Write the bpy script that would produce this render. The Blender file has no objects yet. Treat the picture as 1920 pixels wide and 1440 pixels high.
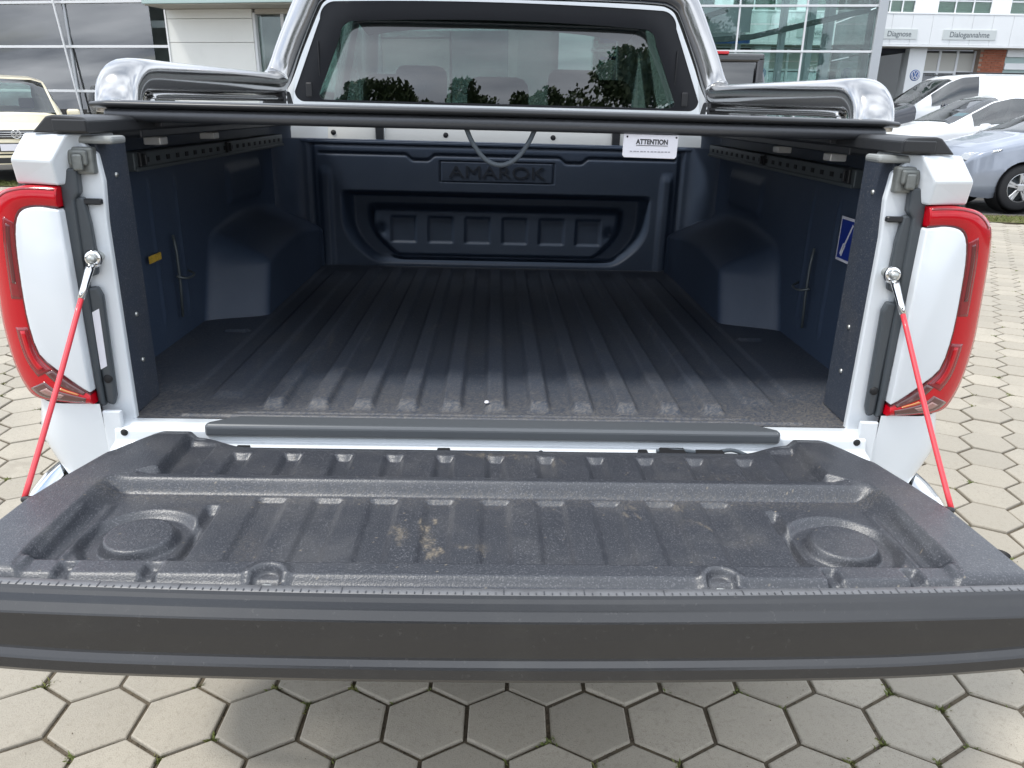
import bpy, bmesh, math, random
import numpy as np
from mathutils import Vector, Matrix
random.seed(7); rng = np.random.default_rng(7)
S = bpy.context.scene
C = S.collection
PI = math.pi
TILT = 0.0122                                    # the truck leans a little towards its right side on the uneven paving

# ------------------------------------------------------------------ camera
def look_matrix(pos, yaw, pitch, roll):
    f = Vector((math.sin(yaw)*math.cos(pitch), math.cos(yaw)*math.cos(pitch), -math.sin(pitch)))
    r = Vector((math.cos(yaw), -math.sin(yaw), 0)); d = f.cross(r)
    r2 = r*math.cos(roll)-d*math.sin(roll); d2 = r*math.sin(roll)+d*math.cos(roll)
    m = Matrix.Identity(4)
    for i in range(3):
        m[i][0] = r2[i]; m[i][1] = -d2[i]; m[i][2] = -f[i]; m[i][3] = pos[i]
    return m
cam = bpy.data.cameras.new('camera'); cam_o = bpy.data.objects.new('camera', cam); C.objects.link(cam_o)
cam.sensor_width = 36; cam.lens = 1440.6/1920*36; cam.clip_start = .02; cam.clip_end = 600
cam_o.matrix_world = Matrix.Rotation(TILT, 4, 'Y') @ look_matrix((-.0104, -1.356, 1.4039), .0294, .3448, .0259)
S.camera = cam_o

# ------------------------------------------------------------------ sky, sun, exposure
SUN_EL, SUN_AZ = math.radians(63), math.radians(250)      # azimuth from +Y towards +X: high on the left, a little behind the viewer
w = bpy.data.worlds.new('World'); S.world = w; w.use_nodes = True
nt = w.node_tree; nt.nodes.clear()
def N(nt, t, **k):
    n = nt.nodes.new(t)
    for a, b in k.items(): setattr(n, a, b)
    return n
out = N(nt, 'ShaderNodeOutputWorld'); bg = N(nt, 'ShaderNodeBackground')
sky = N(nt, 'ShaderNodeTexSky', sky_type='NISHITA'); sky.sun_disc = False
sky.sun_elevation = SUN_EL; sky.sun_rotation = SUN_AZ; sky.dust_density = 2.0; sky.air_density = 1.0
tc = N(nt, 'ShaderNodeTexCoord'); mp = N(nt, 'ShaderNodeMapping'); mp.inputs['Scale'].default_value = (.55, 1.0, 1); mp.inputs['Location'].default_value = (3, 1, 2)
n1 = N(nt, 'ShaderNodeTexNoise'); n1.inputs['Scale'].default_value = 1.1; n1.inputs['Detail'].default_value = 5; n1.inputs['Roughness'].default_value = .56
n1.inputs['Distortion'].default_value = .35
cr = N(nt, 'ShaderNodeValToRGB'); cr.color_ramp.elements[0].position = .30; cr.color_ramp.elements[1].position = .47
n2 = N(nt, 'ShaderNodeTexNoise'); n2.inputs['Scale'].default_value = 1.5; n2.inputs['Detail'].default_value = 6
cr2 = N(nt, 'ShaderNodeValToRGB'); cr2.color_ramp.elements[0].position = .33; cr2.color_ramp.elements[1].position = .72
cr2.color_ramp.elements[0].color = (3.0, 3.4, 4.1, 1); cr2.color_ramp.elements[1].color = (11.2, 11.8, 12.6, 1)
mx = N(nt, 'ShaderNodeMix', data_type='RGBA')
L = nt.links.new
sx = N(nt, 'ShaderNodeSeparateXYZ'); L(tc.outputs['Generated'], sx.inputs[0])
zc = N(nt, 'ShaderNodeMath', operation='MAXIMUM'); zc.inputs[1].default_value = 0; L(sx.outputs[2], zc.inputs[0])
za = N(nt, 'ShaderNodeMath', operation='ADD'); za.inputs[1].default_value = .16; L(zc.outputs[0], za.inputs[0])
cx_ = N(nt, 'ShaderNodeCombineXYZ')
for q_ in (0, 1):
    dv = N(nt, 'ShaderNodeMath', operation='DIVIDE'); L(sx.outputs[q_], dv.inputs[0]); L(za.outputs[0], dv.inputs[1]); L(dv.outputs[0], cx_.inputs[q_])
L(cx_.outputs[0], mp.inputs[0]); L(mp.outputs[0], n1.inputs[0]); L(mp.outputs[0], n2.inputs[0])
L(n1.outputs['Fac'], cr.inputs[0]); L(n2.outputs['Fac'], cr2.inputs[0])
L(cr.outputs[0], mx.inputs[0]); L(sky.outputs[0], mx.inputs[6]); L(cr2.outputs[0], mx.inputs[7])
L(mx.outputs[2], bg.inputs[0]); bg.inputs[1].default_value = .15; L(bg.outputs[0], out.inputs[0])
sun = bpy.data.lights.new('sun', 'SUN'); sun.energy = 1.8; sun.angle = math.radians(9); sun.color = (1, .965, .90)
sun_o = bpy.data.objects.new('sun', sun); C.objects.link(sun_o)
sd = Vector((math.sin(SUN_AZ)*math.cos(SUN_EL), math.cos(SUN_AZ)*math.cos(SUN_EL), math.sin(SUN_EL)))
sun_o.rotation_euler = (-sd).to_track_quat('-Z', 'Y').to_euler(); sun_o.location = sd*40
vs = S.view_settings; vs.view_transform = 'Standard'; vs.look = 'None'; vs.gamma = 1; vs.use_curve_mapping = False
vs.exposure = .72

# ------------------------------------------------------------------ materials
MATS = {}
def pmat(name, col, rough=.5, metal=0, coat=0, spec=.5, bump=None, var=None, speck=None, emit=None, rvar=None, island=0, dirt_light=None):
    m = bpy.data.materials.new(name); m.use_nodes = True; t = m.node_tree; b = t.nodes['Principled BSDF']
    b.inputs['Base Color'].default_value = (*col, 1); b.inputs['Roughness'].default_value = rough
    b.inputs['Metallic'].default_value = metal; b.inputs['Coat Weight'].default_value = coat; b.inputs['Coat Roughness'].default_value = .06
    b.inputs['Specular IOR Level'].default_value = spec
    g = N(t, 'ShaderNodeNewGeometry'); cur = None
    def mixc(fac, c2, blend='MIX', amt=1.0, c2sock=None):
        nonlocal cur
        x = N(t, 'ShaderNodeMix', data_type='RGBA', blend_type=blend)
        if cur is None: x.inputs[6].default_value = (*col, 1)
        else: t.links.new(cur, x.inputs[6])
        if c2sock is not None: t.links.new(c2sock, x.inputs[7])
        else: x.inputs[7].default_value = (*c2, 1)
        if amt != 1.0:
            k = N(t, 'ShaderNodeMath', operation='MULTIPLY'); k.inputs[1].default_value = amt; t.links.new(fac, k.inputs[0]); fac = k.outputs[0]
        t.links.new(fac, x.inputs[0]); cur = x.outputs[2]
    def noise(scale, det=6, rgh=.6):
        n = N(t, 'ShaderNodeTexNoise'); n.inputs['Scale'].default_value = scale; n.inputs['Detail'].default_value = det
        n.inputs['Roughness'].default_value = rgh; t.links.new(g.outputs['Position'], n.inputs[0]); return n.outputs['Fac']
    def ramp(fac, a, b_):
        r = N(t, 'ShaderNodeMapRange', interpolation_type='SMOOTHSTEP'); r.inputs[1].default_value = a; r.inputs[2].default_value = b_
        t.links.new(fac, r.inputs[0]); return r.outputs[0]
    if island:                                    # each object its own tone
        oi = N(t, 'ShaderNodeObjectInfo'); mixc(oi.outputs['Random'], tuple(c*(1-island) for c in col))
    if var:
        for (sc, c2, a, b_, amt) in var: mixc(ramp(noise(sc), a, b_), c2, amt=amt)
    if speck:
        sc, c2, a, b_, amt = speck; mixc(ramp(noise(sc, 2, .5), a, b_), c2, amt=amt)
    if dirt_light:                                      # per-vertex mask: stains, plus the light strip painted on the bed floor
        at = N(t, 'ShaderNodeAttribute', attribute_name='dirt_light'); mixc(at.outputs['Fac'], dirt_light)
    if cur is not None: t.links.new(cur, b.inputs['Base Color'])
    if rvar:
        sc, lo, hi = rvar; r = N(t, 'ShaderNodeMapRange'); r.inputs[3].default_value = lo; r.inputs[4].default_value = hi
        t.links.new(noise(sc), r.inputs[0]); t.links.new(r.outputs[0], b.inputs['Roughness'])
    if bump:
        prev = None
        for sc, st, ds in (bump if isinstance(bump, list) else [bump]):
            bn = N(t, 'ShaderNodeBump'); bn.inputs['Strength'].default_value = st; bn.inputs['Distance'].default_value = ds
            t.links.new(noise(sc, 3, .6), bn.inputs['Height'])
            if prev: t.links.new(prev, bn.inputs['Normal'])
            prev = bn.outputs[0]
        t.links.new(prev, b.inputs['Normal'])
    if emit: b.inputs['Emission Color'].default_value = (*emit[0], 1); b.inputs['Emission Strength'].default_value = emit[1]
    MATS[name] = m; return m
def glass(name, tint, ior=1.5, rough=.0, refl=(1, 1, 1)):
    m = bpy.data.materials.new(name); m.use_nodes = True; t = m.node_tree; t.nodes.clear()
    o = N(t, 'ShaderNodeOutputMaterial'); tr = N(t, 'ShaderNodeBsdfTransparent'); gl = N(t, 'ShaderNodeBsdfGlossy'); fr = N(t, 'ShaderNodeFresnel'); mx = N(t, 'ShaderNodeMixShader')
    tr.inputs[0].default_value = (*tint, 1); gl.inputs[0].default_value = (*refl, 1); gl.inputs['Roughness'].default_value = rough; fr.inputs[0].default_value = ior
    t.links.new(fr.outputs[0], mx.inputs[0]); t.links.new(tr.outputs[0], mx.inputs[1]); t.links.new(gl.outputs[0], mx.inputs[2]); t.links.new(mx.outputs[0], o.inputs[0])
    MATS[name] = m; return m
M = MATS
pmat('white_paint', (.67, .705, .735), .28, coat=.8, bump=(900, .015, .001), var=[(3, (.60, .62, .635), .5, .8, .25)])
pmat('liner', (.037, .040, .048), .40, spec=.7, bump=[(420, .45, .0014)], speck=(430, (.15, .15, .165), .54, .70, .6),
     var=[(9, (.080, .080, .083), .45, .75, .6)], dirt_light=(.30, .25, .18), rvar=(300, .26, .40))
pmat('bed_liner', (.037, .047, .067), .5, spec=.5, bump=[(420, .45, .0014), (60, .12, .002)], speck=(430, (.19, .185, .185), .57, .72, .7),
     var=[(7, (.058, .062, .072), .45, .75, .6)], dirt_light=(.19, .172, .15), rvar=(200, .38, .62))
pmat('wall_liner', (.040, .060, .100), .55, spec=.5, bump=[(420, .4, .0012)], var=[(6, (.052, .074, .115), .45, .75, .6), (45, (.07, .08, .095), .60, .75, .35)], rvar=(200, .4, .6))  # navy base colour has the blue lens haze over the walls painted in
pmat('black_trim', (.022, .023, .025), .42, spec=.5, bump=(700, .12, .0008), rvar=(40, .36, .5))
pmat('cap_trim', (.013, .013, .0145), .22, spec=.75, var=[(14, (.022, .022, .022), .5, .75, .6), (120, (.06, .058, .055), .62, .72, .35)], bump=(900, .10, .0005), rvar=(25, .19, .27), speck=(900, (.05, .05, .05), .6, .8, .4))
pmat('satin_black', (.016, .017, .019), .35, spec=.5, rvar=(20, .28, .42))
pmat('grey_plastic', (.055, .064, .072), .38, spec=.5, bump=(600, .15, .0008))
pmat('sill_grey', (.085, .092, .10), .3, spec=.6, bump=(600, .1, .0005))
pmat('lettering', (.018, .026, .042), .5)
pmat('strip_grey', (.13, .132, .14), .42, spec=.6, bump=(500, .3, .001), var=[(40, (.09, .09, .095), .45, .7, .6)])
pmat('anodised', (.075, .078, .085), .38, metal=.5, rvar=(30, .3, .45))
pmat('rail_metal', (.10, .115, .12), .45, metal=.4, rvar=(30, .36, .55))
pmat('bracket_grey', (.30, .31, .30), .45, metal=.3)
pmat('striker', (.20, .21, .20), .42, metal=.5, var=[(60, (.12, .125, .12), .4, .7, .6)])
pmat('zinc', (.48, .49, .47), .38, metal=.85, var=[(60, (.34, .35, .33), .4, .7, .6)], rvar=(60, .28, .5))
pmat('chrome', (.80, .80, .80), .08, metal=1)
pmat('steel_polished', (.47, .465, .46), .15, metal=1, rvar=(5, .12, .18))
pmat('header_white', (.62, .61, .57), .4, coat=.4)
pmat('aluminium', (.78, .77, .74), .40, metal=.25, rvar=(20, .32, .46))
pmat('red_lens', (.46, .0, .008), .2, coat=.35, spec=.35, rvar=(6, .08, .16))
pmat('mid_red_lens', (.22, .0, .007), .15, coat=.5, spec=.6, bump=(220, .15, .002))
pmat('dull_lens', (.30, .15, .13), .2, coat=1, bump=(160, .4, .003))
pmat('dark_red_lens', (.10, .002, .006), .14, coat=.6, spec=.6)
pmat('smoke_lens', (.10, .03, .028), .14, coat=1, bump=(160, .2, .002))
pmat('clear_lens', (.55, .50, .47), .12, coat=1, bump=(120, .3, .002))
pmat('amber_lens', (.50, .17, .03), .15, coat=1)
pmat('red_sleeve', (.70, .045, .06), .38, coat=.2)
pmat('rubber', (.012, .012, .013), .62, spec=.35, bump=(250, .2, .001))
pmat('tyre', (.022, .022, .024), .72, spec=.35, bump=(120, .3, .002))
pmat('rim_metal', (.55, .56, .58), .28, metal=.85)
pmat('label_white', (.74, .73, .78), .45, var=[(25, (.66, .65, .68), .5, .8, .4)])
pmat('ink', (.015, .015, .02), .6)
pmat('ink_grey', (.35, .34, .38), .6)
pmat('label_blue', (.012, .035, .26), .4)
pmat('label_yellow', (.62, .40, .05), .5, var=[(300, (.2, .12, .02), .5, .6, .7)])
pmat('strap_black', (.07, .085, .10), .7, bump=(900, .4, .001))
pmat('seat_fabric', (.022, .023, .026), .8, bump=(500, .4, .001))
pmat('cabin_trim', (.03, .031, .034), .7)
pmat('frit', (.010, .011, .014), .3, spec=.3)
glass('privacy_glass', (.085, .125, .115), 2.0)
glass('clear_glass', (.80, .90, .86), 1.5)
glass('car_glass', (.68, .82, .77), 2.1)
glass('facade_glass', (.86, .95, .93), 1.6)
glass('facade_glass_dark', (.74, .84, .82), 2.3)
pmat('paver', (.425, .384, .315), .85, spec=.3, bump=[(260, .5, .0022), (30, .25, .003)], island=.24,
     var=[(.9, (.31, .285, .24), .45, .62, .5), (5, (.33, .30, .25), .4, .7, .55), (70, (.28, .25, .20), .50, .70, .5), (2.2, (.24, .215, .175), .60, .72, .55)], speck=(420, (.19, .17, .145), .56, .68, .6))
pmat('joint_sand', (.12, .10, .075), .95, spec=.1, bump=[(150, .8, .006)], var=[(14, (.13, .105, .07), .45, .7, .8), (60, (.035, .03, .022), .5, .7, .7)])
pmat('grit', (.20, .16, .11), .95, spec=.1, var=[(90, (.10, .08, .055), .45, .6, .9)])
pmat('moss', (.13, .15, .035), .95, spec=.1, var=[(30, (.06, .085, .02), .4, .7, .8)], bump=(200, .8, .004))
pmat('asphalt', (.09, .088, .085), .9, spec=.2, bump=(90, .5, .006), var=[(2, (.13, .125, .115), .4, .7, .7)])
pmat('verge', (.17, .15, .09), .95, spec=.1, bump=(40, .9, .02), var=[(4, (.09, .11, .035), .4, .6, .9)])
pmat('facade_white', (.74, .74, .70), .45, var=[(1.5, (.66, .66, .62), .45, .75, .5)], bump=(6, .03, .01))
pmat('facade_panel', (.78, .79, .79), .4, var=[(1.1, (.70, .71, .71), .45, .75, .5)])
pmat('steel_grey', (.42, .44, .46), .45, metal=.2)
pmat('steel_dark', (.10, .115, .125), .5)
pmat('steel_light', (.66, .67, .68), .4)
pmat('interior_dark', (.10, .10, .10), .8, var=[(.8, (.18, .17, .16), .4, .7, .8)])
pmat('interior_wall', (.26, .29, .28), .7, var=[(.5, (.16, .175, .17), .4, .6, .8)])
pmat('interior_floor', (.22, .22, .21), .4)
pmat('teal_band', (.36, .46, .44), .4)
pmat('soffit', (.42, .39, .34), .7)
pmat('brick', (.36, .12, .065), .85, bump=(60, .4, .004), island=.25)
pmat('mortar', (.30, .22, .17), .9)
pmat('blind', (.46, .45, .41), .7)
pmat('sign_grey', (.56, .59, .58), .5)
pmat('logo_blue', (.02, .10, .33), .35)
pmat('gate_dark', (.022, .025, .034), .7)
pmat('bark', (.06, .045, .032), .9, bump=(30, .8, .02))
pmat('leaf', (.075, .11, .045), .55, island=0, var=[(2.5, (.11, .15, .06), .4, .7, .8)])
pmat('grass_blade', (.12, .15, .035), .7, var=[(12, (.22, .19, .07), .4, .7, .8)])
pmat('paint_cream', (.80, .72, .52), .28, coat=.8)
pmat('paint_grey', (.27, .30, .36), .3, metal=.35, coat=.9)
pmat('paint_white', (.78, .79, .80), .3, coat=.9)
pmat('paint_black', (.014, .015, .018), .25, coat=.9)
pmat('paint_navy', (.02, .022, .035), .25, coat=.9)
pmat('paint_silver', (.42, .45, .46), .3, metal=.4, coat=.9)
pmat('headlamp', (.42, .44, .46), .12, metal=.35, coat=1, bump=(30, .5, .02))
pmat('cyan_card', (.05, .28, .40), .5)

# ------------------------------------------------------------------ mesh helpers
def link(name, me, mat, parent=None, smooth=False):
    o = bpy.data.objects.new(name, me); C.objects.link(o)
    if mat: me.materials.append(M[mat])
    if smooth: me.polygons.foreach_set('use_smooth', [True]*len(me.polygons))
    if parent: o.parent = parent
    return o
def tag(o, label=None, cat=None, group=None, kind=None):
    for k, v in (('label', label), ('category', cat), ('group', group), ('kind', kind)):
        if v: o[k] = v
    return o
def empty(name, loc, rz=0, **k):
    o = bpy.data.objects.new(name, None); C.objects.link(o); o.location = loc; o.rotation_euler = (0, 0, rz); o.empty_display_size = .2
    return tag(o, **k)
def pyd(name, v, f, mat, parent=None, smooth=False):
    me = bpy.data.meshes.new(name); me.from_pydata(v, [], f); me.update(); return link(name, me, mat, parent, smooth)
def from_bm(name, bm, mat, parent=None, smooth=False):
    bmesh.ops.recalc_face_normals(bm, faces=bm.faces)
    me = bpy.data.meshes.new(name); bm.to_mesh(me); bm.free(); return link(name, me, mat, parent, smooth)
def bm_box(bm, x0, x1, y0, y1, z0, z1, bev=0, seg=2, mtx=None):
    t = bmesh.new(); bmesh.ops.create_cube(t, size=1)
    bmesh.ops.scale(t, vec=(abs(x1-x0), abs(y1-y0), abs(z1-z0)), verts=t.verts)
    bmesh.ops.translate(t, vec=((x0+x1)/2, (y0+y1)/2, (z0+z1)/2), verts=t.verts)
    if bev: bmesh.ops.bevel(t, geom=t.edges[:], offset=bev, segments=seg, profile=.5, affect='EDGES')
    if mtx: bmesh.ops.transform(t, matrix=mtx, verts=t.verts)
    me = bpy.data.meshes.new('t'); t.to_mesh(me); t.free(); bm.from_mesh(me); bpy.data.meshes.remove(me)
def box(name, x0, x1, y0, y1, z0, z1, mat, parent=None, bev=0, seg=2, smooth=False):
    bm = bmesh.new(); bm_box(bm, x0, x1, y0, y1, z0, z1, bev, seg); return from_bm(name, bm, mat, parent, smooth)
def boxes(name, L_, mat, parent=None, bev=0, seg=1):
    bm = bmesh.new()
    for b in L_: bm_box(bm, *b, bev=bev, seg=seg)
    return from_bm(name, bm, mat, parent)
def prism(name, pts, plane, a0, a1, mat, parent=None, bev=0, seg=2, smooth=False):
    # polygon in a plane ('xz','yz','xy'), extruded along the third axis
    def P(u, v, a): return {'xz': (u, a, v), 'yz': (a, u, v), 'xy': (u, v, a)}[plane]
    bm = bmesh.new()
    A = [bm.verts.new(P(u, v, a0)) for u, v in pts]; B = [bm.verts.new(P(u, v, a1)) for u, v in pts]
    bm.faces.new(A); bm.faces.new(B[::-1]); n = len(pts)
    for i in range(n): bm.faces.new((A[i], A[(i+1) % n], B[(i+1) % n], B[i]))
    bmesh.ops.recalc_face_normals(bm, faces=bm.faces)
    if bev: bmesh.ops.bevel(bm, geom=bm.edges[:], offset=bev, segments=seg, profile=.5, affect='EDGES', clamp_overlap=True)
    return from_bm(name, bm, mat, parent, smooth)
def grid(name, X, Y, Z, mat, parent=None, smooth=True, flip=False, keep=None, attr=None):
    nv, nu = X.shape; v = np.stack([X, Y, Z], -1).reshape(-1, 3).astype(np.float32)
    i = (np.arange(nv-1)[:, None]*nu+np.arange(nu-1)[None, :]).reshape(-1)
    q = np.stack([i, i+1, i+nu+1, i+nu], -1)
    if flip: q = q[:, ::-1]
    if keep is not None: q = q[keep.reshape(-1)]
    me = bpy.data.meshes.new(name); me.vertices.add(len(v)); me.vertices.foreach_set('co', v.reshape(-1))
    me.loops.add(q.size); me.loops.foreach_set('vertex_index', q.reshape(-1).astype(np.int32)); me.polygons.add(len(q))
    me.polygons.foreach_set('loop_start', np.arange(0, q.size, 4, dtype=np.int32)); me.update(calc_edges=True); me.validate()
    if attr is not None:
        a = me.attributes.new('dirt_light', 'FLOAT', 'POINT'); a.data.foreach_set('value', attr.reshape(-1).astype(np.float32))
    return link(name, me, mat, parent, smooth)
def sst(a, b, x):
    t = np.clip((np.asarray(x, float)-a)/(b-a), 0, 1); return t*t*(3-2*t)
def pulse(a, b, s, x): return sst(a-s/2, a+s/2, x)*(1-sst(b-s/2, b+s/2, x))
def catmull(P, n):
    P = [np.array(p, float) for p in P]; P = [2*P[0]-P[1]]+P+[2*P[-1]-P[-2]]; o = []
    for i in range(1, len(P)-2):
        for k in range(n):
            t = k/n; a, b, c, d = P[i-1:i+3]
            o.append(.5*((2*b)+(-a+c)*t+(2*a-5*b+4*c-d)*t*t+(-a+3*b-3*c+d)*t**3))
    o.append(P[-2]); return o
def tube(name, pts, rx, ry, mat, parent=None, seg=16, up=(0, 0, 1), power=2.0, caps=True, taper=None):
    # sweep a (super)ellipse along a path; ry lies along 'up'
    pts = [Vector(p) for p in pts]; v = []; f = []; n = len(pts); U = Vector(up)
    for i, p in enumerate(pts):
        t = (pts[min(i+1, n-1)]-pts[max(i-1, 0)]).normalized()
        s = t.cross(U)
        if s.length < 1e-4: s = Vector((1, 0, 0))
        s.normalize(); u = s.cross(t).normalized(); k = taper[i] if taper else 1
        for j in range(seg):
            a = 2*PI*j/seg; c, d = math.cos(a), math.sin(a)
            cx = math.copysign(abs(c)**(2/power), c)*rx*k; cy = math.copysign(abs(d)**(2/power), d)*ry*k
            v.append(p+s*cx+u*cy)
    for i in range(n-1):
        for j in range(seg): f.append((i*seg+j, i*seg+(j+1) % seg, (i+1)*seg+(j+1) % seg, (i+1)*seg+j))
    if caps: f.append(tuple(range(seg))[::-1]); f.append(tuple((n-1)*seg+j for j in range(seg)))
    return pyd(name, [tuple(a) for a in v], f, mat, parent, True)
def lathe(name, prof, center, axis, mat, parent=None, seg=24, smooth=True):
    # profile of (radius, offset along axis)
    ax = Vector(axis).normalized(); a = ax.orthogonal().normalized(); b = ax.cross(a); c = Vector(center); v = []; f = []; n = len(prof)
    for j in range(seg):
        d = a*math.cos(2*PI*j/seg)+b*math.sin(2*PI*j/seg)
        for r, h in prof: v.append(tuple(c+d*r+ax*h))
    for j in range(seg):
        for i in range(n-1): f.append((j*n+i, j*n+i+1, ((j+1) % seg)*n+i+1, ((j+1) % seg)*n+i))
    bm = bmesh.new(); me = bpy.data.meshes.new('t'); me.from_pydata(v, [], f); bm.from_mesh(me); bpy.data.meshes.remove(me)
    bmesh.ops.remove_doubles(bm, verts=bm.verts, dist=1e-5)
    return from_bm(name, bm, mat, parent, smooth)
def text(name, s, size, loc, rot, mat, parent=None, depth=.001, bold=0, xs=1.0):
    cu = bpy.data.curves.new(name, 'FONT'); cu.body = s; cu.size = size; cu.extrude = depth; cu.align_x = 'CENTER'; cu.align_y = 'CENTER'; cu.offset = bold
    o = bpy.data.objects.new('tmp', cu); C.objects.link(o)
    me = bpy.data.meshes.new_from_object(o.evaluated_get(bpy.context.evaluated_depsgraph_get())); bpy.data.objects.remove(o)
    m = link(name, me, None, parent); me.materials.clear(); me.materials.append(M[mat])
    m.location = loc; m.rotation_euler = rot; m.scale = (xs, 1, 1); return m
def mir(pts, s): return [(u*s, v) for u, v in pts]

# ------------------------------------------------------------------ ground and hexagonal paving
gm = pyd('ground', [(-150, -120, -.05), (150, -120, -.05), (150, 160, -.05), (-150, 160, -.05)], [(0, 1, 2, 3)], 'asphalt'); tag(gm, kind='structure')
def pyl(x): return 10.75-.225*x                  # the hexagonal stones end along this line, a weedy verge follows
pv = pyd('pavement', [(-20, -9, -.008), (20, -9, -.008), (20, pyl(20), -.008), (-20, pyl(-20), -.008)], [(0, 1, 2, 3)], 'joint_sand'); tag(pv, kind='structure')
def hexmesh(pitch, gap, seed):
    r = random.Random(seed); R0 = (pitch-gap)/math.sqrt(3); v = []; f = []
    for rad, z in ((R0-.005, 0.0), (R0-.0016, -.0014), (R0, -.005), (R0, -.045)):
        for k in range(6):
            a = PI/6+k*PI/3; jr = 1+r.uniform(-.006, .006)
            v.append((rad*jr*math.cos(a), rad*jr*math.sin(a), z))
    f.append(tuple(range(6)))
    for b in range(3):
        for k in range(6): f.append((b*6+k, (b+1)*6+k, (b+1)*6+(k+1) % 6, b*6+(k+1) % 6))
    return v, f
PITCH, GAP = .198, .0105
hexes = []
for q in range(4):
    v, f = hexmesh(PITCH, GAP, q); me = bpy.data.meshes.new('paver'); me.from_pydata(v, [], f); me.update(); me.materials.append(M['paver']); hexes.append((v, f, me))
cmi = cam_o.matrix_world.inverted()
def topx(p):
    q = cmi @ Vector(p)
    if q.z > -.05: return None
    return 960+1440.6*q.x/-q.z, 720-1440.6*q.y/-q.z
def seen(u, v):
    if not (-60 < u < 1980 and 200 < v < 1500): return False
    if v > 1228: return True
    lx = np.interp(v, [330, 560, 720, 870, 960, 965], [-60, 6, 70, 100, 10, -99]); rx_ = np.interp(v, [380, 430, 640, 745, 900, 1080, 1100], [1790, 1855, 1830, 1785, 1730, 1915, 2500])
    return u < lx or u > rx_
ca, sa = math.cos(-.018), math.sin(-.018); dy = PITCH*math.sqrt(3)/2
near = []; rest = []
for j in range(-32, 74):
    for i in range(-64, 65):
        lx = .04+PITCH*(i+(j % 2)*.5); ly = .122+j*dy
        x, y = lx*ca-ly*sa, lx*sa+ly*ca
        if abs(x) > 11.6 or y < -5.5 or y > pyl(x)-.1: continue
        z = random.uniform(-.0035, .0025); t = topx((x, y, 0))
        if t and seen(*t): near.append((math.hypot(x, y+1.35), x, y, z))
        else: rest.append((x, y, z))
near.sort()
for d, x, y, z in near[:300]:
    k = random.randrange(4); o = bpy.data.objects.new('paver', hexes[k][2]); C.objects.link(o); o.parent = pv; o.location = (x, y, z)
    o.rotation_euler = (random.gauss(0, .006), random.gauss(0, .006), -.018+random.gauss(0, .008)+random.randrange(6)*PI/3)
rest += [(x, y, z) for d, x, y, z in near[300:]]
V = []; F = []
for x, y, z in rest:
    v, f, _ = hexes[random.randrange(4)]; b = len(V); a = -.018+random.gauss(0, .008); c, s = math.cos(a), math.sin(a)
    tx, ty = random.gauss(0, .006), random.gauss(0, .006)
    V += [(x+p[0]*c-p[1]*s, y+p[0]*s+p[1]*c, z+p[2]+p[0]*tx+p[1]*ty) for p in v[:18]]; F += [tuple(i+b for i in q) for q in f if max(q) < 18]
o = pyd('paver_field', V, F, 'paver', pv); tag(o, kind='stuff')
# weeds and moss in the joints (real little tufts)
V = []; F = []
def tuft(x, y, n, h):
    for _ in range(n):
        a = random.uniform(0, 2*PI); l = h*random.uniform(.5, 1.2); bx, by = x+random.gauss(0, .006), y+random.gauss(0, .006); wd = .0012+random.random()*.0018
        dx, dy_ = math.cos(a), math.sin(a); b = len(V)
        V.extend([(bx-dy_*wd, by+dx*wd, -.012), (bx+dy_*wd, by-dx*wd, -.012), (bx+dx*l*.4+dy_*wd*.7, by+dy_*l*.4-dx*wd*.7, -.010+l*.5), (bx+dx*l*.8, by+dy_*l*.8, -.010+l*.62)]); F.append((b, b+1, b+2, b+3))
for j in range(-4, 74):
    for i in range(-50, 51):
        for (ox, oy) in ((0, PITCH/math.sqrt(3)), (PITCH/2, PITCH/math.sqrt(3)/2)):
            if random.random() > (.5 if j < 8 else .16): continue
            lx = .04+PITCH*(i+(j % 2)*.5)+ox; ly = .122+j*dy+oy; x, y = lx*ca-ly*sa, lx*sa+ly*ca
            t = topx((x, y, 0))
            if y < pyl(x) and t and seen(*t):
                for _ in range(random.choice((1, 1, 2, 4))): tuft(x+random.gauss(0, .010), y+random.gauss(0, .010), random.randint(5, 13), .0165)
                if random.random() < .45: tuft(x, y, 34, .0185)
o = pyd('joint_weeds', V, F, 'grass_blade'); tag(o, 'small green weeds and moss growing in the paving joints', 'weeds', kind='stuff')
# grit and crumbs lying in the joints and on the stones
V = []; F = []
for _ in range(9000):
    u_, v_ = random.uniform(0, 1), random.random()
    if u_ < .55: x, y = random.uniform(-1.5, 1.6), random.uniform(-.25, .45)
    else: y = random.uniform(.4, 7); x = random.choice((-1, 1))*random.uniform(.9+.35*y*.9, 1.6+.85*y)
    lx, ly = x*ca+y*sa-.04, -x*sa+y*ca-.122
    j = round(ly/dy); lx -= PITCH*(round(lx/PITCH-(j % 2)*.5)+(j % 2)*.5); ly -= j*dy
    # distance to the stone's edge: most crumbs sit in the joints
    dd = max(abs(lx), abs(lx*.5+ly*.866), abs(lx*.5-ly*.866)); injoint = dd > PITCH/2-GAP/2
    if not injoint and random.random() > .05: continue
    r_ = random.uniform(.0008, .0026)*(1.2 if injoint else .8); z0 = -.0075 if injoint else .001; b = len(V); a = random.uniform(0, 6)
    for k in range(4): V.append((x+r_*math.cos(a+k*PI/2)*random.uniform(.6, 1.2), y+r_*math.sin(a+k*PI/2)*random.uniform(.6, 1.2), z0))
    V.append((x, y, z0+r_*random.uniform(.8, 1.6))); F += [(b, b+1, b+4), (b+1, b+2, b+4), (b+2, b+3, b+4), (b+3, b, b+4)]
o = pyd('joint_grit', V, F, 'grit'); tag(o, 'loose grit and soil crumbs in the paving joints', 'grit', kind='stuff')
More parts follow.
